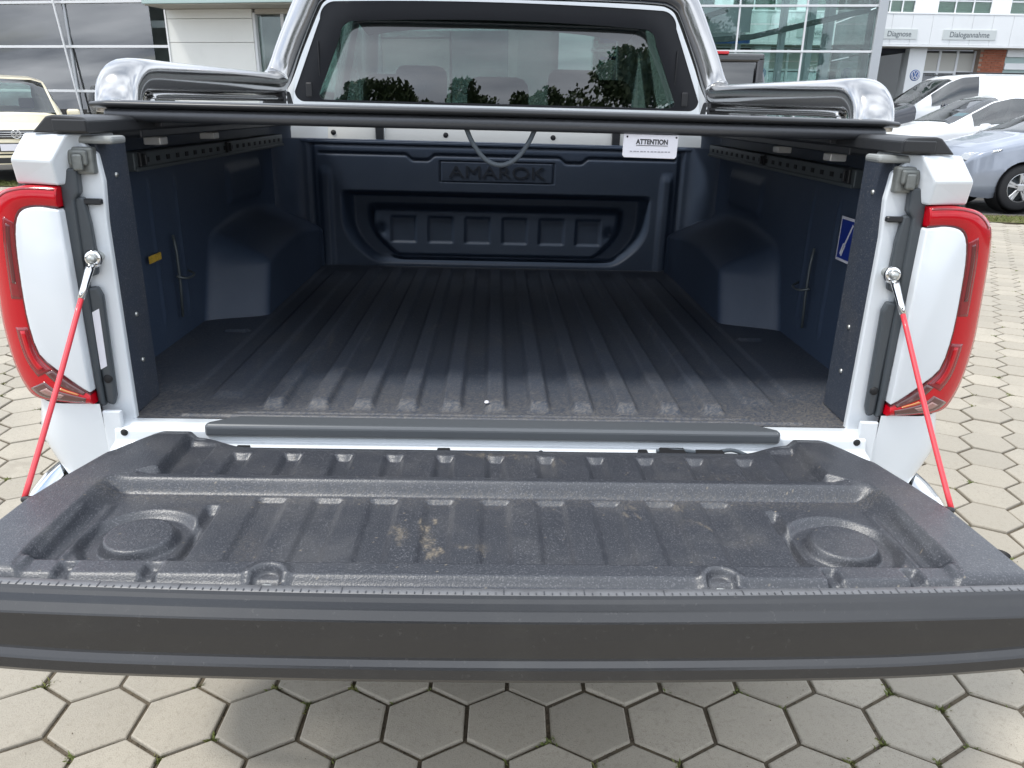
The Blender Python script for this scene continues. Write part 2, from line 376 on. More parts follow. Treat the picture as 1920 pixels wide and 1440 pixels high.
vg = pyd('verge', [(-22, pyl(-22), .004), (22, pyl(22), .004), (22, pyl(22)+.75, .004), (-22, pyl(-22)+.75, .004)], [(0, 1, 2, 3)], 'verge'); tag(vg, kind='structure')
kb = prism('kerb', [(-22, pyl(-22)+.76), (22, pyl(22)+.76), (22, pyl(22)+.86), (-22, pyl(-22)+.86)], 'xy', -.05, .01, 'joint_sand'); tag(kb, kind='structure')
V = []; F = []
for _ in range(5200):
    x = random.choice((random.uniform(4.5, 11), random.uniform(-12, -5))); tuft(x, pyl(x)+random.uniform(.02, .7), 3, random.uniform(.02, .07))
V = [(a, b, c+.014) for a, b, c in V]
o = pyd('verge_grass', V, F, 'grass_blade'); tag(o, 'thin dry grass along the edge of the paving', 'grass', kind='stuff')

# ------------------------------------------------------------------ the pickup truck
T = empty('pickup_truck', (0, 0, 0), label='white pickup truck with its tailgate down and black cargo bed open', cat='pickup truck')
T.rotation_euler = (0, TILT, 0)
XK = [-.4375+.0875*k for k in range(11)]
# tailgate ----------------------------------------------------------
ZT = .842
def wfun(y): return np.interp(-y, [.05, .153, .25, .33, .45, .57], [.66, .66, .685, .702, .708, .716])
def hinge_edge(x):
    ax = np.abs(x); return -.058-.040*(1-sst(.44, .545, ax))-.095*sst(.598, .668, ax)
def rear_edge(x): return -.556+.02*(np.asarray(x)/.7)**2
nu, nv = 561, 261
u = np.linspace(-1, 1, nu)[None, :]*np.ones((nv, 1)); v = np.linspace(0, 1, nv)[:, None]*np.ones((1, nu))
e = hinge_edge(u*.66); Y = e+v*(rear_edge(u*.7)-e); X = u*wfun(Y); AX = np.abs(X)
prof = -.012+.008*sst(-.222, -.234, Y)-.022*sst(-.243, -.264, Y)+.018*sst(-.465, -.477, Y)-.010*sst(-.503, -.517, Y)+.010*sst(-.532, -.538, Y)
wb = np.interp(-Y, [0, .21, .245, .45, .60], [.548, .548, .598, .612, .606]); sw = np.interp(-Y, [0, .2, .27, .45], [.008, .008, .022, .012])
m = 1-sst(wb-sw, wb+sw, AX); m = np.maximum(m, sst(-.495, -.525, Y))
H = prof*m
H += -.010*pulse(.497, .548, .012, AX)*pulse(-.222, -.085, .02, Y)
H += .004*pulse(.580, .590, .008, AX)*pulse(-.46, -.30, .03, Y)
for xk in XK:
    H += -.010*pulse(xk-.014, xk+.014, .012, X)*sst(-.222, -.212, Y)*(1-sst(-.146+18*(X-xk)**2, -.132+18*(X-xk)**2, Y))
    if abs(xk) < .40: H += -.0065*pulse(xk-.021, xk+.021, .012, X)*sst(-.468, -.462, Y)*(1-sst(-.276, -.266, Y))+.0025*pulse(xk+.022, xk+.066, .010, X)*pulse(-.461, -.455, .006, Y)
    else: H += -.006*pulse(abs(xk)-.012, abs(xk)+.004, .010, AX)*pulse(-.462, -.30, .018, Y)
r = np.hypot(AX-.507, (Y+.390)*1.02); H += -.011*(1-sst(.068, .084, r))+.016*(1-sst(.045, .055, r))
r = np.hypot(AX-.294, Y+.507); H += .004*(1-sst(.026, .034, r))-.013*(1-sst(.015, .022, r))
for g in (.445, .555): H += -.011*pulse(g-.008, g+.008, .010, AX)*pulse(-.520, -.480, .012, Y)
H += .0035*pulse(.606, .612, .008, AX)*pulse(-.495, -.33, .03, Y)
H += -.006*sst(.03, 0, v*.5)-.012*sst(.988, 1, np.abs(u))-.004*sst(.66, .69, AX)*0

D = np.zeros_like(X)
for (px, py, a, b, am) in ((-.138, -.372, .010, .022, .9), (-.097, -.385, .009, .034, 1.0), (-.083, -.412, .006, .012, 1.0), (-.352, -.405, .018, .04, .35), (-.038, -.128, .02, .006, .55), (.025, -.130, .03, .007, .5),
                           (-.045, -.405, .012, .006, .6), (-.015, -.40, .006, .012, .6), (.30, -.33, .02, .01, .3), (.27, -.27, .05, .012, .25), (.36, -.20, .05, .01, .25), (.37, -.38, .03, .012, .25), (-.47, -.31, .02, .01, .3)):
    q = np.exp(-((X-px+.2*(Y-py))/a)**2-((Y-py)/b)**2); D = np.maximum(D, .35*am*q*(rng.random(X.shape) > .45)*rng.uniform(.3, 1.2, X.shape))
for (px, py, n_, sx_, sy_, am) in ((-.138, -.372, 9, .008, .016, .9), (-.097, -.380, 14, .007, .026, 1.0), (-.084, -.412, 5, .004, .006, 1.0), (-.045, -.408, 3, .004, .003, .8), (-.018, -.402, 4, .003, .007, .7), (-.030, -.128, 7, .020, .005, .6), (.030, -.133, 7, .022, .005, .6),
                                  (.205, -.30, 5, .010, .014, .5), (.285, -.285, 4, .015, .006, .6), (.33, -.345, 3, .018, .006, .6), (.38, -.21, 6, .03, .006, .35), (.10, -.15, 4, .01, .005, .35)):
    for _ in range(n_):
        cx, cy, l, w_, a = px+rng.normal(0, sx_), py+rng.normal(0, sy_), rng.uniform(.004, .012), rng.uniform(.0012, .003), rng.normal(.15, .35)
        dx = (X-cx)*math.cos(a)+(Y-cy)*math.sin(a); dy2 = -(X-cx)*math.sin(a)+(Y-cy)*math.cos(a); D = np.maximum(D, .7*am*rng.uniform(.3, 1)*(.35+.65*(rng.random(X.shape) > .3))*np.exp(-(dx/w_)**4-(dy2/l)**4))
D = np.maximum(D, (rng.random(X.shape) > .9990)*rng.uniform(.2, .9, X.shape)*(Y > -.52)); D = np.maximum(D, .16*sst(.5, 1, rng.random(X.shape))*sst(-.30, -.27, Y)*(1-sst(-.262, -.245, Y)))
D = np.clip(D, 0, 1)
# tailgate shell (white skin below, hinged at the sill)
out_pts = [(-.655, -.155), (-.60, -.075), (-.50, -.115), (.50, -.115), (.60, -.075), (.655, -.155), (.70, -.33), (.71, -.545), (.45, -.556), (0, -.565), (-.45, -.556), (-.71, -.545), (-.70, -.33)]
TG = prism('tailgate', out_pts, 'xy', .750, .788, 'white_paint', T, bev=.006); TG['label'] = 'lowered tailgate lined with black ribbed plastic'
tl = grid('tailgate_liner', X, Y, ZT+H, 'liner', TG, flip=True, attr=D)
# skirt of the liner sheet
ring_i = [(0, i) for i in range(nu)]+[(j, nu-1) for j in range(1, nv)]+[(nv-1, i) for i in range(nu-2, -1, -1)]+[(j, 0) for j in range(nv-2, 0, -1)]
V = []; F = []
for j, i in ring_i: V += [(X[j, i], Y[j, i], ZT+H[j, i]), (X[j, i], Y[j, i], ZT-.058)]
n = len(ring_i)
for k in range(n): a, b = 2*k, 2*((k+1) % n); F.append((a, b, b+1, a+1))
pyd('liner_edge', V, F, 'liner', TG, True)
# moulded measuring strip along the outer edge
xr = np.linspace(-.70, .70, 141); V = []; F = []
for x in xr: ye = float(rear_edge(x)); V += [(x, ye+.017, ZT-.0050), (x, ye+.0155, ZT-.0028), (x, ye+.003, ZT-.0034), (x, ye+.0008, ZT-.0075)]
for k in range(140):
    for q in range(3): F.append((4*k+q, 4*k+q+1, 4*k+q+5, 4*k+q+4))
rl = pyd('measuring_strip', V, F, 'strip_grey', TG); rl.data.polygons.foreach_set('use_smooth', [True]*len(F))
boxes('measuring_tick', [(x-.0006, x+.0006, float(rear_edge(x))+.0035, float(rear_edge(x))+(.014 if k % 10 == 0 else .0105 if k % 5 == 0 else .0075), ZT-.0034, ZT-.0024) for k, x in enumerate(np.linspace(-.69, .69, 139))], 'liner', TG)
# cap trim on the outer edge: a stepped bow
capp = [(-.553, .838), (-.557, .8405), (-.562, .839), (-.566, .835), (-.5695, .8285), (-.5705, .8265), (-.579, .8185), (-.580, .816), (-.5835, .795), (-.5855, .770), (-.5865, .767), (-.592, .7612), (-.5935, .758), (-.596, .746), (-.592, .739), (-.56, .741), (-.54, .755)]
xs = np.linspace(-.722, .722, 61); V = []; F = []; nC = len(capp)
for x in xs:
    bow = .022*(x/.7)**2+.02*max(0, abs(x)-.695)/.03; up = .012*max(0, (abs(x)-.45)/.27)**2
    for k, (y, z) in enumerate(capp): V.append((x, y+bow, z+(up if k > 8 else 0)))
for i in range(len(xs)-1):
    for k in range(nC-1): F.append((i*nC+k, (i+1)*nC+k, (i+1)*nC+k+1, i*nC+k+1))
F.append(tuple(range(nC))); F.append(tuple((len(xs)-1)*nC+k for k in range(nC))[::-1])
cap = pyd('edge_cap', V, F, 'cap_trim', TG)
cap.data.polygons.foreach_set('use_smooth', [False]*len(F))
for s in (-1, 1):
    lathe('screw', [(0, .004), (.006, .004), (.0085, .001), (.0085, -.004)], (s*.294, -.507, .817), (0, 0, 1), 'zinc', TG, 14)
    box('latch_striker', s*.692, s*.709, -.475, -.448, .806, .836, 'zinc', TG, .003)
    lathe('latch_hole', [(0, 0), (.011, 0), (.013, .003)], (s*.696, -.452, .8385), (0, 0, 1), 'rubber', TG, 14)
# bed floor ---------------------------------------------------------
nu, nv = 481, 331
X = np.linspace(-.80, .80, nu)[None, :]*np.ones((nv, 1)); Y = (np.linspace(0, 1, nv)**1.25*1.54)[:, None]*np.ones((1, nu)); AX = np.abs(X)
H = np.zeros_like(X)
for xk in XK: H += .014*pulse(xk-.020, xk+.020, .012, X)*sst(.045, .085, Y)*(1-sst(1.40, 1.46, Y))
H += .007*pulse(.515, .575, .014, AX)*sst(.10, .14, Y)*(1-sst(1.3, 1.4, Y))+.005*sst(.615, .63, AX)*sst(.13, .18, Y)
H += .004*pulse(.010, .019, .005, Y)*(AX < .60)+.003*pulse(.030, .036, .005, Y)*(AX < .50)
H += .007*pulse(.64, .70, .01, AX)*pulse(.568, .584, .008, Y)
H += -.03*sst(.05, .0, Y)*sst(.64, .70, AX)*0
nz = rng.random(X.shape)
D = (.0+.62*np.exp(-(Y/.15)**2)*nz+.34*np.exp(-((AX-.66)/.07)**2-(Y/.18)**2)*nz+.20*nz**6)*(1-.8*sst(.2, .9, Y))*.8  # real dust, thickened at the rear to paint in the bright strip there
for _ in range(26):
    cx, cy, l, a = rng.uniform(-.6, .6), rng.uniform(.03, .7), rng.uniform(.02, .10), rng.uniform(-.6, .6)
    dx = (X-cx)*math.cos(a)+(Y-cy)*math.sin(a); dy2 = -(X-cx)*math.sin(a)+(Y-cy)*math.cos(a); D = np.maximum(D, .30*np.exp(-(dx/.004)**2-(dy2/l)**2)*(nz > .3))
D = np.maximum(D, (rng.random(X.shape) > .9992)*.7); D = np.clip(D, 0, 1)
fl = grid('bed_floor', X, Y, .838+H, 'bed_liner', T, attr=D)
lathe('debris', [(0, .004), (.004, .003), (.005, 0)], (-.018, .072, .851), (0, 0, 1), 'label_white', fl, 7)
# front bulkhead ------------------------------------------------------
nu, nv = 361, 171
X = np.linspace(-.80, .80, nu)[None, :]*np.ones((nv, 1)); Z = np.linspace(.836, 1.284, nv)[:, None]*np.ones((1, nu)); AX = np.abs(X)
t = np.clip((1.02-Z)/(1.02-.852), 0, 1); hw = .545-.115*t**2.4; hw2 = .46-.13*t**2.2
pk = (1-sst(hw-.022, hw+.022, AX))*sst(.846, .872, Z)*(1-sst(1.085, 1.112, Z))
pn = (1-sst(hw2-.02, hw2+.02, AX))*sst(.862, .885, Z)*(1-sst(1.035, 1.065, Z))
Dp = .060*pk-.040*pn*pk
for xc in (-.343, -.206, -.069, .069, .206, .343): Dp += .007*pulse(xc-.045, xc+.045, .010, X)*pulse(.925, 1.018, .012, Z)
Dp += -.010*pulse(.60, .635, .02, AX)*(1-sst(1.16, 1.20, Z))+.006*pulse(.655, .672, .012, AX)
zg = 1.238-.018*pulse(.235, .315, .03, AX); Dp += .006*np.exp(-((Z-zg)/.005)**2)*(AX < .64)
Dp += .005*np.exp(-((Z-1.268)/.006)**2)*(AX < .66)
rr = np.maximum(np.abs(AX)/.204, np.abs(Z-1.182)/.036); Dp += .006*pulse(.965, 1.03, .03, np.where(np.abs(X)/.204 > np.abs(Z-1.182)/.036, 1-(.204-AX)/.036*.98, rr))*(AX < .212)*(np.abs(Z-1.182) < .042)
Dp += .012*np.exp(-((AX-.425)/.02)**2-((Z-.965)/.022)**2)
Dp += -.07*sst(.69, .80, AX)
bk = grid('bulkhead_liner', X, 1.505+Dp+(Z-.84)*.01, Z, 'wall_liner', T)
text('raised_lettering', 'AMAROK', .060, (0, 1.5076, 1.182), (PI/2, 0, 0), 'lettering', bk, .0012, 0, 1.38)
boxes('bulkhead_top', [(-.79, .79, 1.508, 1.60, 1.270, 1.2835)], 'wall_liner', bk, .004)
for x0, x1 in ((-.62, -.447), (-.412, .424), (.447, .62)):
    prism('header_plate', [(1.602, 1.25), (1.620, 1.345), (1.626, 1.345), (1.608, 1.25)], 'yz', x0, x1, 'header_white', bk, .002)
for x in (-.60, -.19, .205, .57): lathe('screw', [(0, .005), (.008, .004), (.010, 0)], (x, 1.6125, 1.304), (0, -1, .2), 'rubber', bk, 12)
for x in (-.43, .436): box('header_post', x-.014, x+.014, 1.596, 1.63, 1.25, 1.36, 'black_trim', bk, .002)
# side walls ----------------------------------------------------------
for s in (-1, 1):
    nu, nv = 221, 111
    Y = np.linspace(.128, 1.535, nu)[None, :]*np.ones((nv, 1)); Z = np.linspace(.836, 1.348, nv)[:, None]*np.ones((1, nu))
    yr = .675+(Z-.84)*.40; top = 1.02+.035*np.sin(np.clip((Y-.72)/.75, 0, 1)*PI)
    arch = sst(yr-.01, yr+.075, Y)*(1-sst(top-.055, top+.04, Z))*(1-sst(1.46, 1.53, Y))
    off = .152*arch
    for yy in (.43, .58): off += .005*np.exp(-((Y-yy)/.006)**2)*sst(.88, .92, Z)*(1-sst(1.20, 1.24, Z))
    off += .010*pulse(.95, 1.28, .03, Y)*pulse(1.12, 1.22, .03, Z)+.012*(1-sst(.20, .23, Y))
    off += .05*sst(1.44, 1.535, Y)
    sl = grid('side_liner', s*(.785-off), Y, Z, 'wall_liner', T, flip=(s > 0))
    lr = box('load_rail', s*.742, s*.774, .285, 1.44, 1.262, 1.300, 'rail_metal', sl, .003)
    box('rail_lip', s*.738, s*.742, .285, 1.44, 1.262, 1.270, 'rail_metal', sl, .001)
    for k in range(20): box('rail_slot', s*.7405, s*.7425, .335+k*.055, .352+k*.055, 1.278, 1.288, 'rubber', sl)
    for yy in (.315, .86): boxes('rail_bracket', [(s*.736, s*.742, yy-.016, yy+.016, 1.271, 1.299), (s*.730, s*.736, yy-.004, yy+.004, 1.274, 1.296)], 'satin_black', sl, .001)
    # tie down post with hook
    tube('tie_down_post', [(s*.772, .50, .90), (s*.768, .50, .98), (s*.768, .50, 1.06), (s*.772, .50, 1.10)], .0035, .0035, 'rail_metal', sl, 8, up=(0, 1, 0))
    tube('tie_down_hook', catmull([(s*.760, .462, 1.008), (s*.742, .475, 1.002), (s*.740, .50, 1.000), (s*.742, .525, 1.002), (s*.760, .538, 1.008)], 4), .003, .003, 'rail_metal', sl, 8)
    # return posts of the liner at the tailgate opening
    po = prism('liner_post', [(s*.681, .013), (s*.684, .128), (s*.80, .128), (s*.80, .05), (s*.70, .013)], 'xy', .838, 1.335, 'bed_liner', T, .003)
    for zz in (.93, 1.02, 1.275): lathe('screw', [(0, .003), (.004, .0025), (.005, 0)], (s*.682, .07, zz), (-s, 0, 0), 'zinc', po, 10)
    for k, yy in enumerate((.34, .66)): boxes('rail_light_gap', [(s*.700, s*.735, yy-.020, yy+.020, 1.314, 1.330)], 'aluminium', sl, .002)  # pale blocks standing in for daylight gaps below the cover rail
# stickers inside
bl = box('blue_sticker', .7712, .7725, .288, .376, 1.098, 1.195, 'label_white', T); bl['label'] = 'blue sticker with white border on the right wall'
box('sticker_field', .7703, .7712, .294, .370, 1.104, 1.189, 'label_blue', bl)
bm = bmesh.new()
for (y0, z0, y1, z1, wd) in ((.345, 1.125, .312, 1.182, .005), (.352, 1.112, .340, 1.136, .012)):
    a = math.atan2(z1-z0, y1-y0); l = math.hypot(y1-y0, z1-z0)
    bm_box(bm, -.0004, .0004, -l/2, l/2, -wd/2, wd/2, mtx=Matrix.Translation((.7699, (y0+y1)/2, (z0+z1)/2)) @ Matrix.Rotation(a, 4, 'X'))
from_bm('sticker_mark', bm, 'label_white', bl)
yl = box('yellow_sticker', -.7725, -.771, .357, .420, 1.058, 1.074, 'label_yellow', T); yl['label'] = 'small yellow sticker on the left wall'
# tailgate opening: sill -------------------------------------------------
sill = prism('sill', [(.012, .830), (.004, .8365), (-.018, .8365), (-.034, .826), (-.038, .806), (-.060, .800), (-.066, .79), (-.066, .70), (.012, .70)], 'yz', -.705, .705, 'white_paint', T, .003)
sp = prism('sill_plate', [(-.487, .004), (.487, .004), (.536, -.030), (.536, -.046), (-.536, -.046), (-.536, -.030)], 'xy', .818, .8445, 'sill_grey', sill, .009, 4)
for x in (-.46, -.095): box('buffer', x-.012, x+.012, -.078, -.06, .795, .812, 'rubber', sill, .002)
boxes('wiring_clip', [(.265, .283, -.080, -.055, .797, .812), (.305, .352, -.082, -.052, .797, .815), (.372, .425, -.080, -.055, .797, .813)], 'rubber', sill, .002)
tube('wiring', catmull([(.30, -.055, .808), (.34, -.06, .812), (.40, -.058, .806), (.44, -.055, .812), (.47, -.06, .804)], 5), .004, .004, 'strap_black', sill, 8)
for x in (-.686, .686): lathe('screw', [(0, .003), (.006, .002), (.007, 0)], (x, -.035, .822), (0, -1, 0), 'rubber', sill, 12)
lathe('screw', [(0, .003), (.004, .002), (.005, 0)], (.085, -.055, .802), (0, -.3, 1), 'rubber', sill, 10)
# rear corners, lamps, cables --------------------------------------------
OUTC = [(.733, 1.262), (.765, 1.2635), (.797, 1.262), (.830, 1.253), (.858, 1.230), (.871, 1.190), (.877, 1.140), (.883, 1.070), (.886, 1.015), (.879, .952), (.864, .909), (.842, .886), (.790, .880), (.733, .877)]
INC = [(.736, 1.228), (.765, 1.230), (.787, 1.228), (.802, 1.220), (.812, 1.200), (.818, 1.165), (.821, 1.120), (.823, 1.070), (.822, 1.020), (.814, .972), (.790, .945), (.765, .922), (.748, .908), (.735, .8965)]
def bend(x): return 2.4*max(0, abs(x)-.775)**2
OS = catmull(OUTC, 8); IS = catmull(INC, 8)
def lens_strip(name, s, t0, t1, s0, s1, off, mat, parent, skirt=.0, ns=8):
    i0, i1 = int(t0*8), int(t1*8); V = []; F = []; rows = [(s0, 1)]+[(s0+(s1-s0)*k/ns, 0) for k in range(ns+1)]+[(s1, 1)]; nr = len(rows)
    for i in range(i0, i1+1):
        for q, sk in rows:
            x = IS[i][0]*(1-q)+OS[i][0]*q; z = IS[i][1]*(1-q)+OS[i][1]*q
            y = -.034-.006*math.sin(PI*min(max(q, 0), 1))**.7+bend(x)-off+(skirt if sk else 0); V.append((s*x, y, z))
    n = i1-i0+1
    for i in range(n-1):
        for k in range(nr-1): F.append((i*nr+k, i*nr+k+1, (i+1)*nr+k+1, (i+1)*nr+k))
    F.append(tuple(range(nr))); F.append(tuple((n-1)*nr+k for k in range(nr)))
    bm = bmesh.new(); me = bpy.data.meshes.new('t'); me.from_pydata(V, [], F); bm.from_mesh(me); bpy.data.meshes.remove(me)
    o = from_bm(name, bm, mat, parent); o.data.polygons.foreach_set('use_smooth', [len(p.vertices) == 4 for p in o.data.polygons]); return o
for s in (-1, 1):
    side = 'left' if s < 0 else 'right'
    # lamp
    lamp = lens_strip('tail_light', s, 0, 13, 0, 1, 0, 'red_lens', T, .07); lamp['label'] = 'red C-shaped tail light on the %s corner' % side
    lens_strip('lens_border', s, 0, 13, -.01, .07, .0006, 'dark_red_lens', lamp, .05, 3)
    lens_strip('light_guide', s, .2, 4.0, .84, .93, .0005, 'mid_red_lens', lamp, .003, 2)
    lens_strip('light_guide', s, 4.0, 7.0, .09, .42, .0005, 'mid_red_lens', lamp, .003, 4)
    lens_strip('light_guide', s, 4.3, 6.6, .19, .31, .0012, 'dark_red_lens', lamp, .003, 3)
    lens_strip('light_guide', s, 8.0, 10.0, .10, .46, .0005, 'mid_red_lens', lamp, .003, 4)
    lens_strip('light_guide', s, 8.2, 9.8, .20, .34, .0012, 'red_lens', lamp, .003, 3)
    lens_strip('reversing_lens', s, 10.0, 12.6, .08, .26, .0005, 'smoke_lens', lamp, .003, 3)
    lens_strip('reversing_lens', s, 10.4, 12.8, .42, .86, .0005, 'smoke_lens', lamp, .003, 5)
    lens_strip('reflector', s, 10.8, 11.8, .52, .72, .0013, 'dull_lens', lamp, .003, 3)
    lens_strip('indicator_lens', s, 11.2, 12.3, .30, .37, .0008, 'amber_lens', lamp, .003, 2)
    # painted panel inside the C
    ins = [(.7335, .8995)]+[(float(x)-.002, float(z)) for x, z in [IS[i] for i in range(len(IS)-9, 7, -4)]]+[(.7335, 1.2255)]
    prism('lamp_panel', mir(ins, s), 'xz', -.040, .03, 'white_paint', T, .004, 3, True)
    # white corner block above the lamp
    q = {'a': (.707, -.030, 1.346), 'b': (.781, -.018, 1.346), 'c': (.727, -.050, 1.305), 'd': (.803, -.032, 1.305), 'e': (.730, -.036, 1.265), 'f': (.809, -.014, 1.265), 'g': (.690, .02, 1.346), 'h': (.700, .02, 1.305),
         'i': (.712, .02, 1.265), 'j': (.80, .12, 1.346), 'k': (.83, .12, 1.305), 'l': (.845, .12, 1.265), 'm': (.69, .12, 1.346), 'n': (.70, .12, 1.265)}
    ks = list(q); fs = ['abdc', 'cdfe', 'gach', 'hcei', 'bjkd', 'dklf', 'mjbag', 'eflni', 'jmnlk', 'mghin']
    bm = bmesh.new(); vv = {k: bm.verts.new((s*q[k][0], q[k][1], q[k][2])) for k in ks}
    for f_ in fs: bm.faces.new([vv[k] for k in f_])
    bmesh.ops.recalc_face_normals(bm, faces=bm.faces); bmesh.ops.bevel(bm, geom=bm.edges[:], offset=.0035, segments=2, profile=.5, affect='EDGES')
    from_bm('corner_block', bm, 'white_paint', T)
    # lower corner below the lamp, narrowing to the bumper
    V = []; F = []; zs = np.linspace(.60, .8765, 14); xsn = 12
    for z in zs:
        xo = np.interp(z, [.60, .70, .743, .80, .8765], [.80, .822, .842, .862, .846]); xi = .724
        for k in range(xsn+6):
            if k < xsn: q_ = k/(xsn-1); x = xi+(xo-xi)*q_; y = -.032+.03*max(0, q_-.55)**2/.2
            else: q_ = (k-xsn+1)/6; x = xo+.03*q_**.6; y = -.0017+.14*q_
            V.append((s*x, y+.018*(1-(z-.60)/.28), z))
    nn = xsn+6
    for i in range(len(zs)-1):
        for k in range(nn-1): F.append((i*nn+k, i*nn+k+1, (i+1)*nn+k+1, (i+1)*nn+k))
    lc = pyd('lower_corner', V, F, 'white_paint', T, True)
    box('corner_return', s*.690, s*.7245, -.030, -.02, .60, .862, 'white_paint', lc, .003)
    # jamb with plastic covers
    jm = prism('jamb', mir([(.676, .80), (.676, 1.20), (.671, 1.27), (.676, 1.315), (.70, 1.335), (.738, 1.335), (.738, .80)], s), 'xz', -.002, .012, 'white_paint', T, .003)
    prism('gap_seal', mir([(.722, .866), (.7325, .872), (.736, 1.262), (.736, 1.292), (.704, 1.292), (.706, 1.252), (.716, 1.24)], s), 'xz', -.022, -.003, 'grey_plastic', jm, .004)
    prism('jamb_cover', mir([(.703, 1.245), (.7225, 1.245), (.7225, 1.105), (.700, 1.112), (.697, 1.14), (.698, 1.20)], s), 'xz', -.016, -.0025, 'grey_plastic', jm, .004)
    prism('jamb_cover', mir([(.697, 1.075), (.704, 1.092), (.7225, 1.088), (.7205, .872), (.708, .866), (.701, .885)], s), 'xz', -.016, -.0025, 'grey_plastic', jm, .005)
    lathe('cover_screw', [(0, .003), (.005, .004), (.0075, .002), (.0085, -.002)], (s*.708, -.016, 1.140), (0, -1, 0), 'rubber', jm, 14)
    lathe('cover_screw', [(0, .003), (.005, .004), (.0075, .002), (.0085, -.002)], (s*.710, -.016, .920), (0, -1, 0), 'rubber', jm, 14)
    boxes('latch_striker', [(s*.677, s*.722, -.016, .004, 1.282, 1.326), (s*.684, s*.716, -.022, -.014, 1.296, 1.322), (s*.690, s*.708, -.026, -.02, 1.288, 1.316)], 'striker', jm, .004, 2)
    box('rail_end_bracket', s*.646, s*.706, -.004, .05, 1.3305, 1.3435, 'bracket_grey', jm, .005)
    boxes('latch_pin', [(s*.676, s*.712, -.014, -.002, 1.232, 1.242)], 'satin_black', jm, .002)
    if s < 0:
        lb = prism('paper_label', [(-.7185, 1.045), (-.7055, 1.052), (-.7075, .945), (-.7195, .938)], 'xz', -.0172, -.0163, 'label_white', jm); lb['label'] = 'white printed label on the lower left cover'
    # tailgate cable
    a = Vector((s*.696, -.030, 1.143)); b = Vector((s*.7095, -.312, .832)); d = (b-a).normalized()
    cb = tube('tailgate_cable', [a+d*(.075+(b-a).length*k/12*(1-.075/(b-a).length))+Vector((0, 0, -.004*math.sin(PI*k/12))) for k in range(13)], .0043, .0043, 'red_sleeve', T, 12)
    cb['label'] = 'red sleeved tailgate cable on the %s side' % side
    lathe('cable_eye', [(.006, -.003), (.012, -.004), (.0158, 0), (.012, .004), (.006, .003)], a+Vector((0, .002, 0)), (0, -1, 0), 'chrome', cb, 18)
    lathe('anchor_bolt', [(0, .011), (.0055, .010), (.008, .006), (.008, -.03)], a, (0, -1, 0), 'zinc', cb, 14)
    tube('ferrule', [a+d*.014, a+d*.026, a+d*.05, a+d*.078], .0062, .0062, 'chrome', cb, 12, taper=[1.25, 1.1, .92, .9])
    lathe('anchor_bolt', [(0, .004), (.004, .003), (.0055, 0), (.0055, -.02)], b, (s, 0, 0), 'satin_black', cb, 14)
    # black cap along the bed rail
    prism('rail_cap', mir([(.672, 1.3475), (.672, 1.368), (.680, 1.3735), (.728, 1.3755), (.738, 1.373), (.764, 1.3475)], s), 'xz', -.026, 1.70, 'black_trim', T, .003)
    box('bed_rail_top', s*.762, s*.80, .13, 1.70, 1.335, 1.3475, 'white_paint', T, .004)
    box('cap_end_plate', s*.6715, s*.726, -.032, -.0265, 1.350, 1.369, 'satin_black', T, .002)
    # outer bed side
    yy = np.linspace(.05, 1.72, 120)[None, :]*np.ones((50, 1)); zz = np.linspace(.50, 1.346, 50)[:, None]*np.ones((1, 120))
    xo = np.interp(zz, [.5, .7, .95, 1.05, 1.2, 1.30, 1.346], [.86, .895, .915, .91, .895, .862, .800])-.03*np.exp(-(yy-.05)/.06)
    rw = np.hypot(yy-1.13, zz-.39); xo = xo+.035*np.exp(-((rw-.46)/.06)**2)
    cen = lambda A: (A[:-1, :-1]+A[1:, :-1]+A[:-1, 1:]+A[1:, 1:])/4
    bs = grid('bed_side', s*xo, yy, zz, 'white_paint', T, keep=cen(rw) > .44, flip=(s < 0))
# tonneau roller cover -----------------------------------------------------
tn = boxes('tonneau_cover', [(-.735, .735, .185+k*.04, .2235+k*.04, 1.376, 1.3865) for k in range(30)], 'satin_black', T, .0015); tn['label'] = 'black roller cover drawn over the bed'
tube('cover_edge_bar', [(-.729, .172, 1.3745), (-.724, .172, 1.3745), (0, .166, 1.3755), (.724, .172, 1.3745), (.729, .172, 1.3745)], .020, .0125, 'anodised', tn, 24, power=2.6, taper=[.8, 1, 1, 1, .8])
tube('cover_lip', [(-.757, .172, 1.3905), (-.752, .172, 1.3915), (-.72, .172, 1.393), (0, .166, 1.3950), (.72, .172, 1.393), (.752, .172, 1.3915), (.757, .172, 1.3905)], .026, .0072, 'satin_black', tn, 20, power=2.4, taper=[.3, .75, 1, 1.05, 1, .75, .3])
tube('cover_roller', [(-.69, 1.405, 1.360), (.69, 1.405, 1.360)], .022, .022, 'satin_black', tn, 16)
for s in (-1, 1):
    box('cover_rail', s*.690, s*.752, .215, 1.44, 1.332, 1.3625, 'anodised', tn, .003)
    box('rail_inner_lip', s*.660, s*.690, .24, 1.44, 1.352, 1.3625, 'anodised', tn, .002)
    rc = boxes('rail_end_cap', [(s*.690, s*.756, .095, .212, 1.333, 1.3645)], 'satin_black', tn, .006, 3)
    box('rail_end_slot', s*.70, s*.738, .093, .0955, 1.339, 1.349, 'anodised', tn, .001)
    lathe('rail_screw', [(0, .003), (.005, .002), (.006, 0)], (s*.760, .08, 1.357), (0, -1, 0), 'zinc', tn, 12)
    lathe('rail_screw', [(0, .003), (.005, .002), (.006, 0)], (s*.686, .213, 1.3585), (-s*.3, -1, 0), 'zinc', tn, 12)
st = tube('pull_strap', catmull([(-.066, .172, 1.370), (-.052, .170, 1.340), (-.028, .168, 1.311), (.001, .167, 1.3005), (.030, .168, 1.312), (.053, .170, 1.341), (.067, .172, 1.370)], 6), .0045, .0045, 'strap_black', tn, 10, up=(0, 1, 0))
st['label'] = 'black pull strap hanging below the cover edge'
